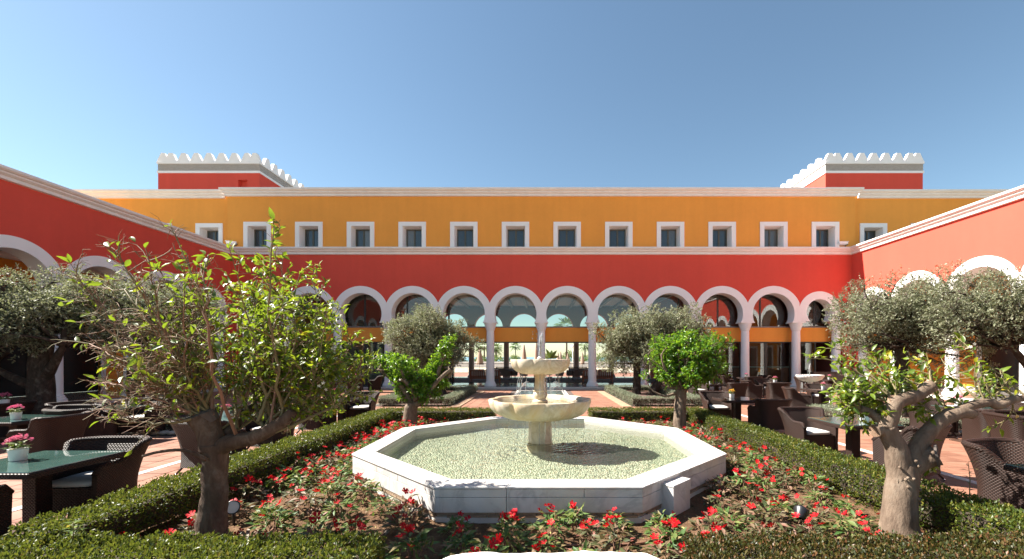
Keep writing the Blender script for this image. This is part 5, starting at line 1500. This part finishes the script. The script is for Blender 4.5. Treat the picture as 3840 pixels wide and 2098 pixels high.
FL_SM = flower_mesh(M['petal_pink'])
def make_pot(colr, seed):
    rng = np.random.default_rng(seed); o = empty('flower_pot', (0, 0, 0), 0)
    MB().lathe([(.050, 0), (.056, .006), (.064, .10), (.066, .105), (.058, .105), (.054, .09), (.0, .088)], 24, cap=False).build('pot', M['pot'], o, sharp=50)
    n = 46; a = rng.uniform(0, 6.28, n); z = rng.uniform(.09, .155, n); r = rng.uniform(.0, .05, n)
    P = np.stack([r * np.cos(a), r * np.sin(a), z], 1); A = np.stack([np.cos(a), np.sin(a), rng.uniform(-.1, .8, n)], 1)
    V, F, rn = scatter(L_IMP, P, A, unit(np.array([0, 0, 1.]) + rng.normal(0, .3, (n, 3))), rng.uniform(.045, .075, n), rng, rng.uniform(.06, .09, n)); tag(link('foliage', np_mesh('foliage', V, F, M['imp_leaf'], True, rn), o), kind='stuff')
    m = MB(); fv = np.array(FL_SM.vertices[0].co); base = np.array([v.co[:] for v in FL_SM.vertices]); faces = [tuple(p.vertices) for p in FL_SM.polygons]
    for k in range(70):
        a = rng.uniform(0, 6.28); r = .085 * rng.random() ** .6; zz = .165 + .055 * (1 - (r / .09) ** 2) + rng.normal(0, .006)
        R = np.array(Matrix.Rotation(rng.normal(0, .5), 3, 'X') @ Matrix.Rotation(rng.normal(0, .5), 3, 'Y')); q = base * .42 @ R.T + np.array([r * math.cos(a), r * math.sin(a), zz]); m.add(q, faces)
    tag(m.build('flowers', M[colr], o), kind='stuff')
    return o
POTS = {}
def pot(x, y, z, label, colr='petal_pink', s=1.0):
    if colr in POTS: o = copy_tree(POTS[colr])
    else: o = POTS[colr] = make_pot(colr, 5)
    o.location = (x, y, z); o.scale = (s, s, s); o.rotation_euler = (0, 0, x * 7)
    return tag(o, label, 'flower pot', 'potted flowers on the tables')
TZ = .741

table(-5.22, 4.42, 'green glass topped wicker table nearest the viewer on the shaded side')
chair(-5.12, 4.86, 4, 'wicker armchair facing the viewer at the nearest shaded side table')
chair(-5.30, 3.70, 178, 'wicker armchair with its back to the viewer at the lower left edge')
pot(-5.42, 4.42, TZ, 'white pot of pink flowers on the nearest shaded side table', s=1.15)
table(-9.2, 7.5, 'green glass topped table second from the viewer on the shaded side')
chair(-8.35, 7.25, -86, 'wicker armchair seen side on at the second shaded side table')
chair(-9.3, 8.4, 5, 'wicker armchair beyond the second shaded side table')
pot(-9.05, 7.35, TZ, 'white pot of coral flowers on the second shaded side table', s=1.1)
table(-12.5, 9.25, 'glass topped table by the dark olive trunk at the left edge')
chair(-11.65, 9.2, -88, 'wicker armchair seen side on before the dark olive trunk')
pot(-11.95, 9.5, TZ, 'white pot of pink flowers on the table by the dark olive trunk', s=1.2)
table(-9.15, 9.05, 'table behind the twiggy citrus, before the shaded edging stones')
chair(-10.0, 9.25, 80, 'wicker armchair left of the table before the shaded edging stones')
chair(-8.95, 8.3, 172, 'wicker armchair with its back to the twiggy citrus, before the shaded edging')
chair(-9.2, 9.85, 4, 'wicker armchair between table and shaded edging stones')
table(-5.55, 7.6, 'glass topped table half hidden behind the twiggy citrus trunk')
chair(-5.25, 6.8, 172, 'wicker armchair just behind the twiggy citrus trunk')
chair(-5.25, 8.3, -12, 'wicker armchair behind the mossy right limb of the twiggy citrus')
pot(-5.7, 7.7, TZ, 'white pot of pale pink flowers seen through the twiggy citrus')
table(-5.15, 11.0, 'table beyond the far corner of the shaded side hedge', glass='table_dark')
chair(-5.4, 10.25, 176, 'wicker armchair with its back to the viewer beyond the shaded side hedge')
chair(-4.95, 11.75, 6, 'wicker armchair facing the viewer beyond the shaded side hedge')
pot(-5.35, 11.1, TZ, 'plain white pot on the table beyond the shaded side hedge', s=1.1)
table(-9.35, 21.0, 'round table near the arcade left of the single olive', True, 'table_dark')
chair(-8.55, 21.9, -70, 'wicker armchair nearest the column left of the single olive')
chair(-8.75, 19.9, -150, 'wicker armchair in front of the round table left of the single olive')
chair(-10.15, 20.2, 130, 'wicker armchair left of the round table by the shaded corner')
chair(-9.6, 22.1, 10, 'wicker armchair behind the round table by the shaded corner')
pot(-9.3, 21.3, TZ, 'white pot of red flowers on the round table left of the single olive')

table(5.05, 11.0, 'dark topped table just beyond the sunny side hedge', glass='table_dark')
chair(4.85, 11.78, -6, 'wicker armchair with white cushion facing the viewer beyond the sunny hedge')
chair(5.45, 10.25, -174, 'wicker armchair with its back to the viewer beyond the sunny hedge')
pot(5.0, 11.2, TZ, 'white pot of yellow flowers on the table beyond the sunny hedge', 'petal_yellow')
table(5.22, 7.15, 'glass topped table beside the pruned citrus')
chair(4.98, 7.95, 6, 'wicker armchair with white cushion facing the viewer beside the pruned citrus')
chair(5.50, 6.40, -152, 'wicker armchair behind the forked trunk of the pruned citrus')
pot(5.38, 7.1, TZ, 'plain white pot on the table beside the pruned citrus', 'petal_yellow', 1.2)
table(5.12, 3.82, 'glass topped table cut by the right picture edge')
chair(5.32, 4.70, 18, 'large wicker armchair facing the viewer at the right picture edge')
table(9.3, 7.5, 'wicker table off the right edge behind the nearest armchair')
chair(8.30, 7.35, 78, 'wicker armchair at the right edge behind the nearest one')
table(9.15, 9.05, 'table behind the pruned citrus before the sunny edging stones')
chair(8.75, 8.25, 165, 'wicker armchair behind the fork of the pruned citrus')
chair(9.9, 8.9, -80, 'wicker armchair right of the table before the sunny edging stones')
chair(9.0, 9.85, 0, 'wicker armchair between table and sunny edging stones')
pot(8.9, 9.1, TZ, 'plain white pot on the table before the sunny edging stones', s=1.1)
table(9.35, 14.2, 'square table with a thick post before the small round fountain', glass='table_dark')
chair(8.25, 13.75, 68, 'wicker armchair standing free on the tiles left of the square table')
chair(10.45, 13.9, -95, 'wicker armchair with white cushion right of the square table')
chair(9.9, 15.2, -20, 'wicker armchair behind the square table near the small fountain')
pot(9.45, 14.3, TZ, 'white pot of pink flowers on the square table before the small fountain')
table(9.9, 17.9, 'round table left of the small round fountain', True, 'table_dark')
chair(9.25, 16.75, 165, 'wicker armchair with its back to the viewer before the round table by the small fountain')
chair(8.95, 18.15, 80, 'wicker armchair left of the round table by the small fountain')
chair(10.0, 19.0, 5, 'wicker armchair facing the viewer behind the round table by the small fountain')
pot(9.75, 17.8, TZ, 'white pot of pale pink flowers on the round table left of the small fountain', s=1.2)
table(10.9, 22.6, 'far round table close to the arcade steps', True, 'table_dark')
chair(10.0, 22.9, 75, 'wicker armchair left of the far round table by the arcade steps')
chair(10.65, 21.6, 178, 'wicker armchair with its back to the viewer at the far round table')
chair(11.8, 22.9, -80, 'wicker armchair right of the far round table by the arcade steps')
pot(10.8, 22.5, TZ, 'white pot of pink flowers on the far round table by the arcade steps')
table(7.1, 17.3, 'shaded table between twin olive planter and bright armchairs', glass='table_dark')
chair(7.5, 16.55, -170, 'wicker armchair with its back to the viewer beside the twin olive planter')
chair(6.55, 17.9, 20, 'wicker armchair deep in shade beside the twin olive planter')
pot(6.95, 17.5, TZ, 'small pot of red flowers on the shaded table by the twin olives')
table(13.9, 20.5, 'round table in front of the dark sideboard', True, 'table_dark')
chair(14.9, 20.6, -80, 'wicker armchair right of the table before the dark sideboard')
chair(12.9, 20.9, 75, 'wicker armchair left of the table before the dark sideboard')
pot(13.9, 20.6, TZ, 'white pot of pink flowers on the table before the dark sideboard')

# small round fountain on the sunny side
sf = empty('round_fountain', (11.2, 17.8, 0), 0, 'small fluted white marble fountain with a jet among the sunny tables', 'fountain')
MB().lathe([(.14, 0.0), (.14, .05), (.10, .09), (.075, .3), (.07, .6), (.10, .74), (.12, .78)], 20).build('pedestal', M['marble'], sf, sharp=40)
MB().lathe([(.12, .78), (.25, .80), (.42, .88), (.50, .98), (.52, 1.03), (.515, 1.07), (.48, 1.07), (.46, 1.02), (.3, .94), (.02, .92)], 120, mod=lambda a, r, z: 1 - .04 * (1 - np.abs(np.sin(14 * a)) ** .6) * min(1, max(0, r - .15) / .3), cap=False).build('bowl', M['marble'], sf, sharp=50)
m = MB(); m.add([(.475 * math.cos(t), .475 * math.sin(t), 1.045) for t in np.linspace(0, 2 * PI, 33)[:-1]], [tuple(range(32))]); m.build('bowl_water', M['water'], sf)
m = MB()
for i in range(5):
    rg = np.random.default_rng(40 + i); z = np.linspace(1.05, 1.42 + .03 * i, 9); m.tube(np.stack([np.cumsum(rg.normal(0, .006, 9)), np.cumsum(rg.normal(0, .006, 9)), z], 1), .02 * (.4 + rg.random(9)), 5)
for i in range(20):
    rg = np.random.default_rng(70 + i); a = rg.uniform(0, 6.28); m.tube([(.3 * math.cos(a), .3 * math.sin(a), .83), (.31 * math.cos(a), .31 * math.sin(a), .4), (.32 * math.cos(a), .32 * math.sin(a), .1)], [.006, .005, .007], 4)
m.build('water_jet', M['splash'], sf)
m = MB(); m.lathe([(.95, -.01), (1.10, -.01), (1.10, .10), (.95, .10)], 40, cap=False, smooth=False); m.grid([[(.95 * math.cos(t), .95 * math.sin(t), .10) for t in np.linspace(0, 2 * PI, 41)], [(.95 * math.cos(t), .95 * math.sin(t), -.01) for t in np.linspace(0, 2 * PI, 41)]], smooth=False)
m.build('basin_ring', M['step_marble'], sf)
m = MB(); m.add([(.955 * math.cos(t), .955 * math.sin(t), .06) for t in np.linspace(0, 2 * PI, 41)[:-1]], [tuple(range(40))]); m.build('basin_water', M['water'], sf)
m = MB(); m.add([(.955 * math.cos(t), .955 * math.sin(t), .012) for t in np.linspace(0, 2 * PI, 41)[:-1]], [tuple(range(40))]); m.build('basin_floor', simple('pale_green_mosaic', (.30, .36, .30), .5), sf)

# sideboard near the sunny corner
sbd = empty('sideboard', (15.9, 23.35, 0), 0, 'long dark brown sideboard with drawers at the sunny corner', 'sideboard')
m = MB(); m.box(-1.15, 1.15, -.25, .25, .05, .96); m.build('carcass', M['wood_dark'], sbd, bevel=.01)
m = MB(); m.box(-1.2, 1.2, -.28, .28, .962, 1.0); m.build('top', M['wood_dark'], sbd, bevel=.008)
for i in range(4):
    x = -1.13 + i * .57; m = MB(); m.box(x + .02, x + .55, -.268, -.251, .72, .94); d = m.build('drawer', M['wood_dark'], sbd, bevel=.006)
    m = MB(); m.box(x + .2, x + .37, -.285, -.270, .84, .855); m.build('handle', M['chrome'], d)
    m = MB(); m.box(x + .02, x + .55, -.266, -.251, .08, .70); d = m.build('door', M['wood_dark'], sbd, bevel=.006)
    m = MB(); m.box(x + .48, x + .495, -.283, -.268, .42, .56); m.build('handle', M['chrome'], d)
m = MB(); m.box(-1.1, 1.1, -.22, .22, 0, .049); m.build('plinth', M['black'], sbd)

# ------------------------------------------------------------------ lounge furniture seen through the open arcade
Fz = PZ + .012
def slat_sofa(x, y, label):
    o = empty('slatted_sofa', (x, y, Fz), 0, label, 'sofa', 'slatted teak sofas in the lounge')
    for sx in (-.98, .98):
        for sy in (-.36, .36): m = MB(); m.box(sx - .03, sx + .03, sy - .03, sy + .03, 0, .80 if sy < 0 else .58); m.build('leg', M['wood'], o)
        m = MB(); m.box(sx - .035, sx + .035, -.33, .40, .581, .62); m.build('armrest', M['wood'], o)
    m = MB(); m.box(-.95, .95, -.385, -.335, .74, .80); m.build('back_rail', M['wood'], o); m = MB(); m.box(-.95, .95, -.385, -.335, .22, .30); m.build('back_rail', M['wood'], o)
    sl = MB(); sl.box(-.035, .035, -.37, -.35, .30, .74); sm_ = sl.mesh('slat', M['wood'])
    for i in range(15): link('slat', sm_, o, (-.91 + i * .13, 0, 0))
    m = MB(); m.box(-.95, .95, -.33, .38, .22, .30); m.build('seat_frame', M['wood'], o)
    for i in (-1, 1):
        m = MB(); m.box(i * .475 - .46, i * .475 + .46, -.30, .36, .302, .44); m.build('seat_cushion', M['grey_fabric'], o, bevel=.04)
        m = MB(); m.obox((i * .475, -.24, .64), (.44, .07, .22), 0, -.15); m.build('back_cushion', M['cushion'], o, bevel=.05)
slat_sofa(-3.8, 29.0, 'slatted teak sofa with its back to the court left of the lounge opening'); slat_sofa(3.8, 29.0, 'slatted teak sofa with its back to the court right of the lounge opening')
def grey_sofa(x, y, label):
    o = empty('grey_sofa', (x, y, Fz), 0, label, 'sofa', 'grey fabric sofas in the lounge')
    m = MB(); m.box(-.95, .95, -.42, -.28, .26, .86); m.build('backrest', M['grey_fabric'], o, bevel=.03)
    m = MB(); m.box(-.95, .95, -.279, .42, .26, .48); m.build('seat', M['grey_fabric'], o, bevel=.03)
    for s in (-1, 1):
        m = MB(); a, b_ = sorted((s * .953, s * 1.08)); m.box(a, b_, -.42, .42, .26, .66); m.build('armrest', M['grey_fabric'], o, bevel=.03)
        for sy in (-.36, .36): m = MB(); m.tube([(s * .9, sy, 0), (s * .9, sy, .26)], .02, 8); m.build('leg', M['chrome'], o)
grey_sofa(-2.9, 32.5, 'grey fabric sofa deeper in the lounge left of the fountain axis'); grey_sofa(3.0, 32.5, 'grey fabric sofa deeper in the lounge right of the fountain axis')
def tub_chair(x, y, label):
    o = empty('tub_chair', (x, y, Fz), 0, label, 'chair', 'grey tub chairs in the lounge')
    P = []
    for z, k in ((.40, .8), (.5, .95), (.62, 1.02), (.78, 1.05)): P.append([(k * .30 * math.cos(a), k * .28 * math.sin(a), z - (.10 * (1 + math.sin(a)) if z > .6 else 0)) for a in np.linspace(PI * .93, PI * 2.07, 22)])
    m = MB(); m.grid(P); s = m.build('shell', M['grey_fabric'], o); md = s.modifiers.new('thick', 'SOLIDIFY'); md.thickness = .05
    m = MB(); m.lathe([(.24, .38), (.27, .41), (.27, .45), (.2, .47)], 22); m.build('seat', M['grey_fabric'], o)
    for a in (.6, 2.5, 3.8, 5.6): m = MB(); m.tube([(.12 * math.cos(a), .12 * math.sin(a), .39), (.28 * math.cos(a), .28 * math.sin(a), 0)], [.02, .012], 8); m.build('leg', M['wood'], o)
tub_chair(-1.2, 29.4, 'grey tub chair on wooden legs left of the fountain stem'); tub_chair(1.25, 29.4, 'grey tub chair on wooden legs right of the fountain stem')
def lounge_table(x, y, label, r=.42):
    o = empty('lounge_table', (x, y, Fz), 0, label, 'table', 'small tables in the lounge')
    MB().lathe([(r, .70), (r, .735)], 28, smooth=False).build('table_top', M['wood_dark'], o); MB().lathe([(.22, 0), (.22, .02), (.03, .04), (.03, .70)], 16).build('pedestal', M['black'], o)
lounge_table(-.5, 30.2, 'small lounge table left of the fountain stem'); lounge_table(.6, 30.3, 'small lounge table right of the fountain stem')
lounge_table(-2.2, 31.2, 'small lounge table before the left grey sofa'); lounge_table(2.3, 31.2, 'small lounge table before the right grey sofa')
def vase(x, y, z, r, mat, label):
    tag(MB().lathe([(r * .6, 0), (r, r * .8), (r * .9, r * 1.3), (r * .35, r * 1.7), (r * .35, r * 2.1), (r * .45, r * 2.2)], 18).build('vase', mat, None, (x, y, z), sharp=50), label, 'vase')
def console(x, label):
    o = empty('console_table', (x, 33.9, Fz), 0, label, 'table', 'console tables in the lounge')
    m = MB(); m.box(-1.0, 1.0, -.2, .2, .84, .89); m.build('table_top', M['wood_dark'], o)
    for sx in (-.95, .95):
        for sy in (-.15, .15): m = MB(); m.box(sx - .025, sx + .025, sy - .025, sy + .025, 0, .84); m.build('leg', M['black'], o)
console(-2.6, 'console table behind the left grey sofa'); console(2.6, 'console table behind the right grey sofa')
vase(-1.95, 33.9, Fz + .89, .11, M['black'], 'black vase on the left lounge console'); vase(2.0, 33.9, Fz + .89, .11, M['black'], 'black vase on the right lounge console')
vase(1.75, 33.8, Fz + .89, .14, simple('amber_glass', (.45, .24, .05), .2), 'amber vase beside the black one on the right console')
# bar counter behind the sunny side doors
bar = empty('bar_counter', (12.6, 27.6, Fz), 0, 'wood slatted bar counter behind the sunny side glass doors', 'counter')
m = MB(); m.box(-3.2, 3.2, -.28, .3, 0, 1.02); m.build('counter_body', M['wood_dark'], bar)
m = MB(); m.box(-3.3, 3.3, -.38, .36, 1.022, 1.07); m.build('counter_top', M['step_marble'], bar)
sl = MB(); sl.box(-.045, .045, -.305, -.281, .12, 1.0); sm_ = sl.mesh('slat', M['wood'])
for i in range(58): link('slat', sm_, bar, (-3.14 + i * .11, 0, 0))
# wooden planter and hanging cage lantern on the shaded side
pl = empty('wooden_planter', (-11.15, 25.02, PZ), 0, 'tall round slatted wooden planter with a plant beside a column', 'planter')
MB().lathe([(.15, 0), (.17, 1.2), (.15, 1.2), (.14, 1.1), (0, 1.1)], 20, cap=False).build('planter_body', M['wood'], pl)
sl = MB(); sl.box(-.016, .016, -.012, .012, 0, 1.22); sm_ = sl.mesh('slat', M['wood'])
for i in range(22): a = 2 * PI * i / 22; link('slat', sm_, pl, (.168 * math.cos(a), .168 * math.sin(a), 0), a + PI / 2)
rg = np.random.default_rng(3); n = 60; a = rg.uniform(0, 6.28, n); P = np.stack([.05 * np.cos(a), .05 * np.sin(a), rg.uniform(1.1, 1.5, n)], 1); A = np.stack([np.cos(a), np.sin(a), rg.uniform(.2, 1.6, n)], 1)
V, F, r = scatter(L_IMP, P, A, np.tile([0, 0, 1.], (n, 1)), rg.uniform(.2, .4, n), rg); tag(link('foliage', np_mesh('foliage', V, F, M['palm'], True, r), pl), kind='stuff')
cg = empty('cage_lantern', (-11.75, 25.9, 3.72), 0, 'black wire cage lantern hanging in a shaded side arch', 'lantern')
for i in range(12):
    a = 2 * PI * i / 12; MB().tube([(.20 * math.cos(a), .20 * math.sin(a), 0), (.20 * math.cos(a), .20 * math.sin(a), .28), (.12 * math.cos(a), .12 * math.sin(a), .42), (0, 0, .5)], .008, 4).build('wire', M['black'], cg)
MB().lathe([(.2, -.01), (.215, 0), (.2, .01)], 24, cap=False).build('ring', M['black'], cg); MB().tube([(0, 0, .5), (0, 0, 2.3)], .006, 4).build('cord', M['black'], cg)

# ------------------------------------------------------------------ terrace and seaside beyond the lounge
sheet('terrace', -40, 40, 37.2, 46, .10, M['tile'])
rl_ = empty('terrace_railing', (0, 44, .10), 0, 'black bar railing along the far terrace', 'railing')
m = MB(); m.box(-14, 14, -.03, .03, 1.0, 1.06); m.build('top_rail', M['black'], rl_); m = MB(); m.box(-14, 14, -.02, .02, .08, .12); m.build('bottom_rail', M['black'], rl_)
m = MB()
for i in range(216): m.box(-14 + i * .13 - .01, -14 + i * .13 + .01, -.01, .01, .12, 1.0)
tag(m.build('bars', M['black'], rl_), kind='stuff')
def parasol(x, y, h, label, r=.42):
    o = empty('folded_parasol', (x, y, 0), 0, label, 'parasol', 'folded taupe parasols on the terrace')
    MB().lathe([(r, .9), (r * .92, 1.0), (r * .55, 1.0 + (h - 1) * .55), (r * .14, h - .06), (0.01, h)], 24, mod=lambda a, q, z: 1 - .18 * np.abs(np.sin(4 * a)), cap=False).build('canopy', M['taupe'], o)
    MB().tube([(0, 0, 0), (0, 0, h - .1)], .03, 8).build('pole', M['grey_metal'], o); MB().lathe([(.3, 0), (.3, .06), (.05, .08)], 16).build('base', M['grey_metal'], o)
parasol(-2.03, 50, 3.3, 'large folded taupe parasol just left of the fountain jet'); parasol(2.75, 70, 2.6, 'folded parasol, left of the pair right of the jet', .35); parasol(3.2, 71, 2.75, 'folded parasol, right of the pair right of the jet', .42)
parasol(4.4, 71, 2.45, 'folded parasol right of the pair, before a palm trunk', .32); parasol(5.2, 54, 2.45, 'folded parasol beside the right far column', .3); parasol(-7.5, 52, 2.9, 'folded parasol at the left end of the terrace view', .5); parasol(-6.3, 52, 3.0, 'folded parasol second from the left end of the terrace view', .36)
parasol(-.55, 48, 3.6, 'folded parasol directly behind the fountain jet', .34)
def palm_tree(x, y, h, cr, seed, label):
    rg = np.random.default_rng(seed); o = empty('palm_tree', (x, y, 0), 0, label, 'palm tree', 'palms by the sea')
    tr = MB(); tr.tube([(0, 0, -.1), (.05, 0, h * .5), (0, 0, h)], [.20, .16, .15], 10); tr.build('trunk', M['bark_citrus'], o)
    P, A = [], []
    for k in range(34):
        a = k * 2.4; e = rg.uniform(-.5, 1.2); d = np.array([math.cos(a) * math.cos(e), math.sin(a) * math.cos(e), math.sin(e)])
        for j in range(14):
            t = .35 + .65 * j / 13; q = d * cr * t + np.array([0, 0, h - .35 * cr * t * t]); P.append(q); 
            sd = np.cross(d, [0, 0, 1.]); A.append(d * .8 + sd * (.8 if j % 2 else -.8) + np.array([0, 0, -.3]))
    P, A = np.array(P), np.array(A); V, F, r = scatter(L_NARROW, P, A, np.tile([0, 0, 1.], (len(P), 1)) + rg.normal(0, .3, P.shape), np.full(len(P), cr * .42), rg)
    tag(link('crown', np_mesh('crown', V, F, M['palm'], False, r), o), kind='stuff')
palm_tree(-9.1, 150, 5.6, 1.9, 1, 'palm standing left of the large folded parasol'); palm_tree(-13.4, 100, 4.4, 1.9, 2, 'bushy palm at the left of the terrace view'); palm_tree(-12.0, 112, 3.6, 1.5, 6, 'short palm beside the left bushy one')
palm_tree(-10.6, 100, 4.0, 1.5, 3, 'palm half hidden behind a white column'); palm_tree(4.7, 80, 7.5, 2.2, 4, 'tall palm trunk right of the fountain jet'); palm_tree(10.2, 100, 4.6, 1.7, 5, 'palm right of the far column')
def bush(x, y, r, h, seed, label):
    rg = np.random.default_rng(seed); n = 900; d = rvec(rg, n); d[:, 2] = np.abs(d[:, 2]); P = d * np.array([r, r, h]) * rg.uniform(.6, 1, n)[:, None]
    o = empty('bush', (x, y, 0), 0, label, 'bush', 'bushes along the shore')
    V, F, q = scatter(L_DIAM, P, d + rg.normal(0, .5, d.shape), d + rg.normal(0, .6, d.shape), np.full(n, .35), rg); tag(link('crown', np_mesh('crown', V, F, M['palm'], False, q), o), kind='stuff')
    MB().tube([(0, 0, 0), (0, 0, h * .6)], [.1, .05], 6).build('trunk', M['bark_olive'], o)
for i, (px, yy, r, h) in enumerate(((1860, 95, 2.4, 2.2), (1930, 110, 1.8, 2.3), (1800, 80, 2.0, 2.0), (2135, 90, 1.8, 3.2), (2200, 95, 2.6, 2.2), (2255, 85, 2.4, 2.6), (1700, 85, 3, 2.6), (2320, 90, 3, 2.6))):
    bush((px - VX) / FP * yy, yy, r, h, i, 'low green shore bush ' + ['left of the palm by the large parasol', 'under the palm by the large parasol', 'beside the left bushy palm', 'beside the tall palm trunk', 'right of the far column', 'behind the yellow sunbeds', 'hidden behind the single olive', 'hidden behind the twin olives'][i])
lamp = empty('street_lamp', (4.7, 64, 0), 0, 'white street lamp with a globe beyond the terrace', 'street lamp')
MB().tube([(0, 0, 0), (0, 0, 3.2)], .05, 8).build('post', M['white'], lamp); MB().lathe([(.02, 3.1), (.22, 3.25), (.28, 3.42), (.2, 3.62), (.02, 3.7)], 16, cap=False).build('globe', M['white'], lamp)
m = MB(); m.box(-16, 16, 0, .3, 0, 1.0); tag(m.build('sea_wall', M['white'], None, (0, 76, 0)), 'low white wall along the shore', 'wall')
# bird of paradise plant on the terrace
bp = empty('banana_plant', (0.75, 40.5, .10), 0, 'dark broad leaved plant right of the central column', 'plant')
m = MB(); m.tube([(0, 0, 0), (.05, 0, 1.0), (.12, 0, 1.7)], [.06, .05, .03], 6); m.build('stem', M['palm'], bp)
rg = np.random.default_rng(4); P = np.tile([.1, 0, 1.6], (7, 1)).astype(float); A = np.array([(.8, -.1, 1.0), (-.9, .1, .7), (.3, .5, 1.2), (-.4, -.3, 1.1), (1, .3, .3), (-1, 0, .2), (0, .6, .5)])
V, F, r = scatter(leaf_tmpl(.36, 6, .25, .12), P, A, np.tile([0.2, -1., .4], (7, 1)), np.full(7, .95), rg); link('leaves', np_mesh('leaves', V, F, M['palm'], True, r), bp)
pot_ = MB().lathe([(.25, 0), (.34, .55), (.3, .55), (0, .5)], 18, cap=False).build('pot', M['black'], bp)
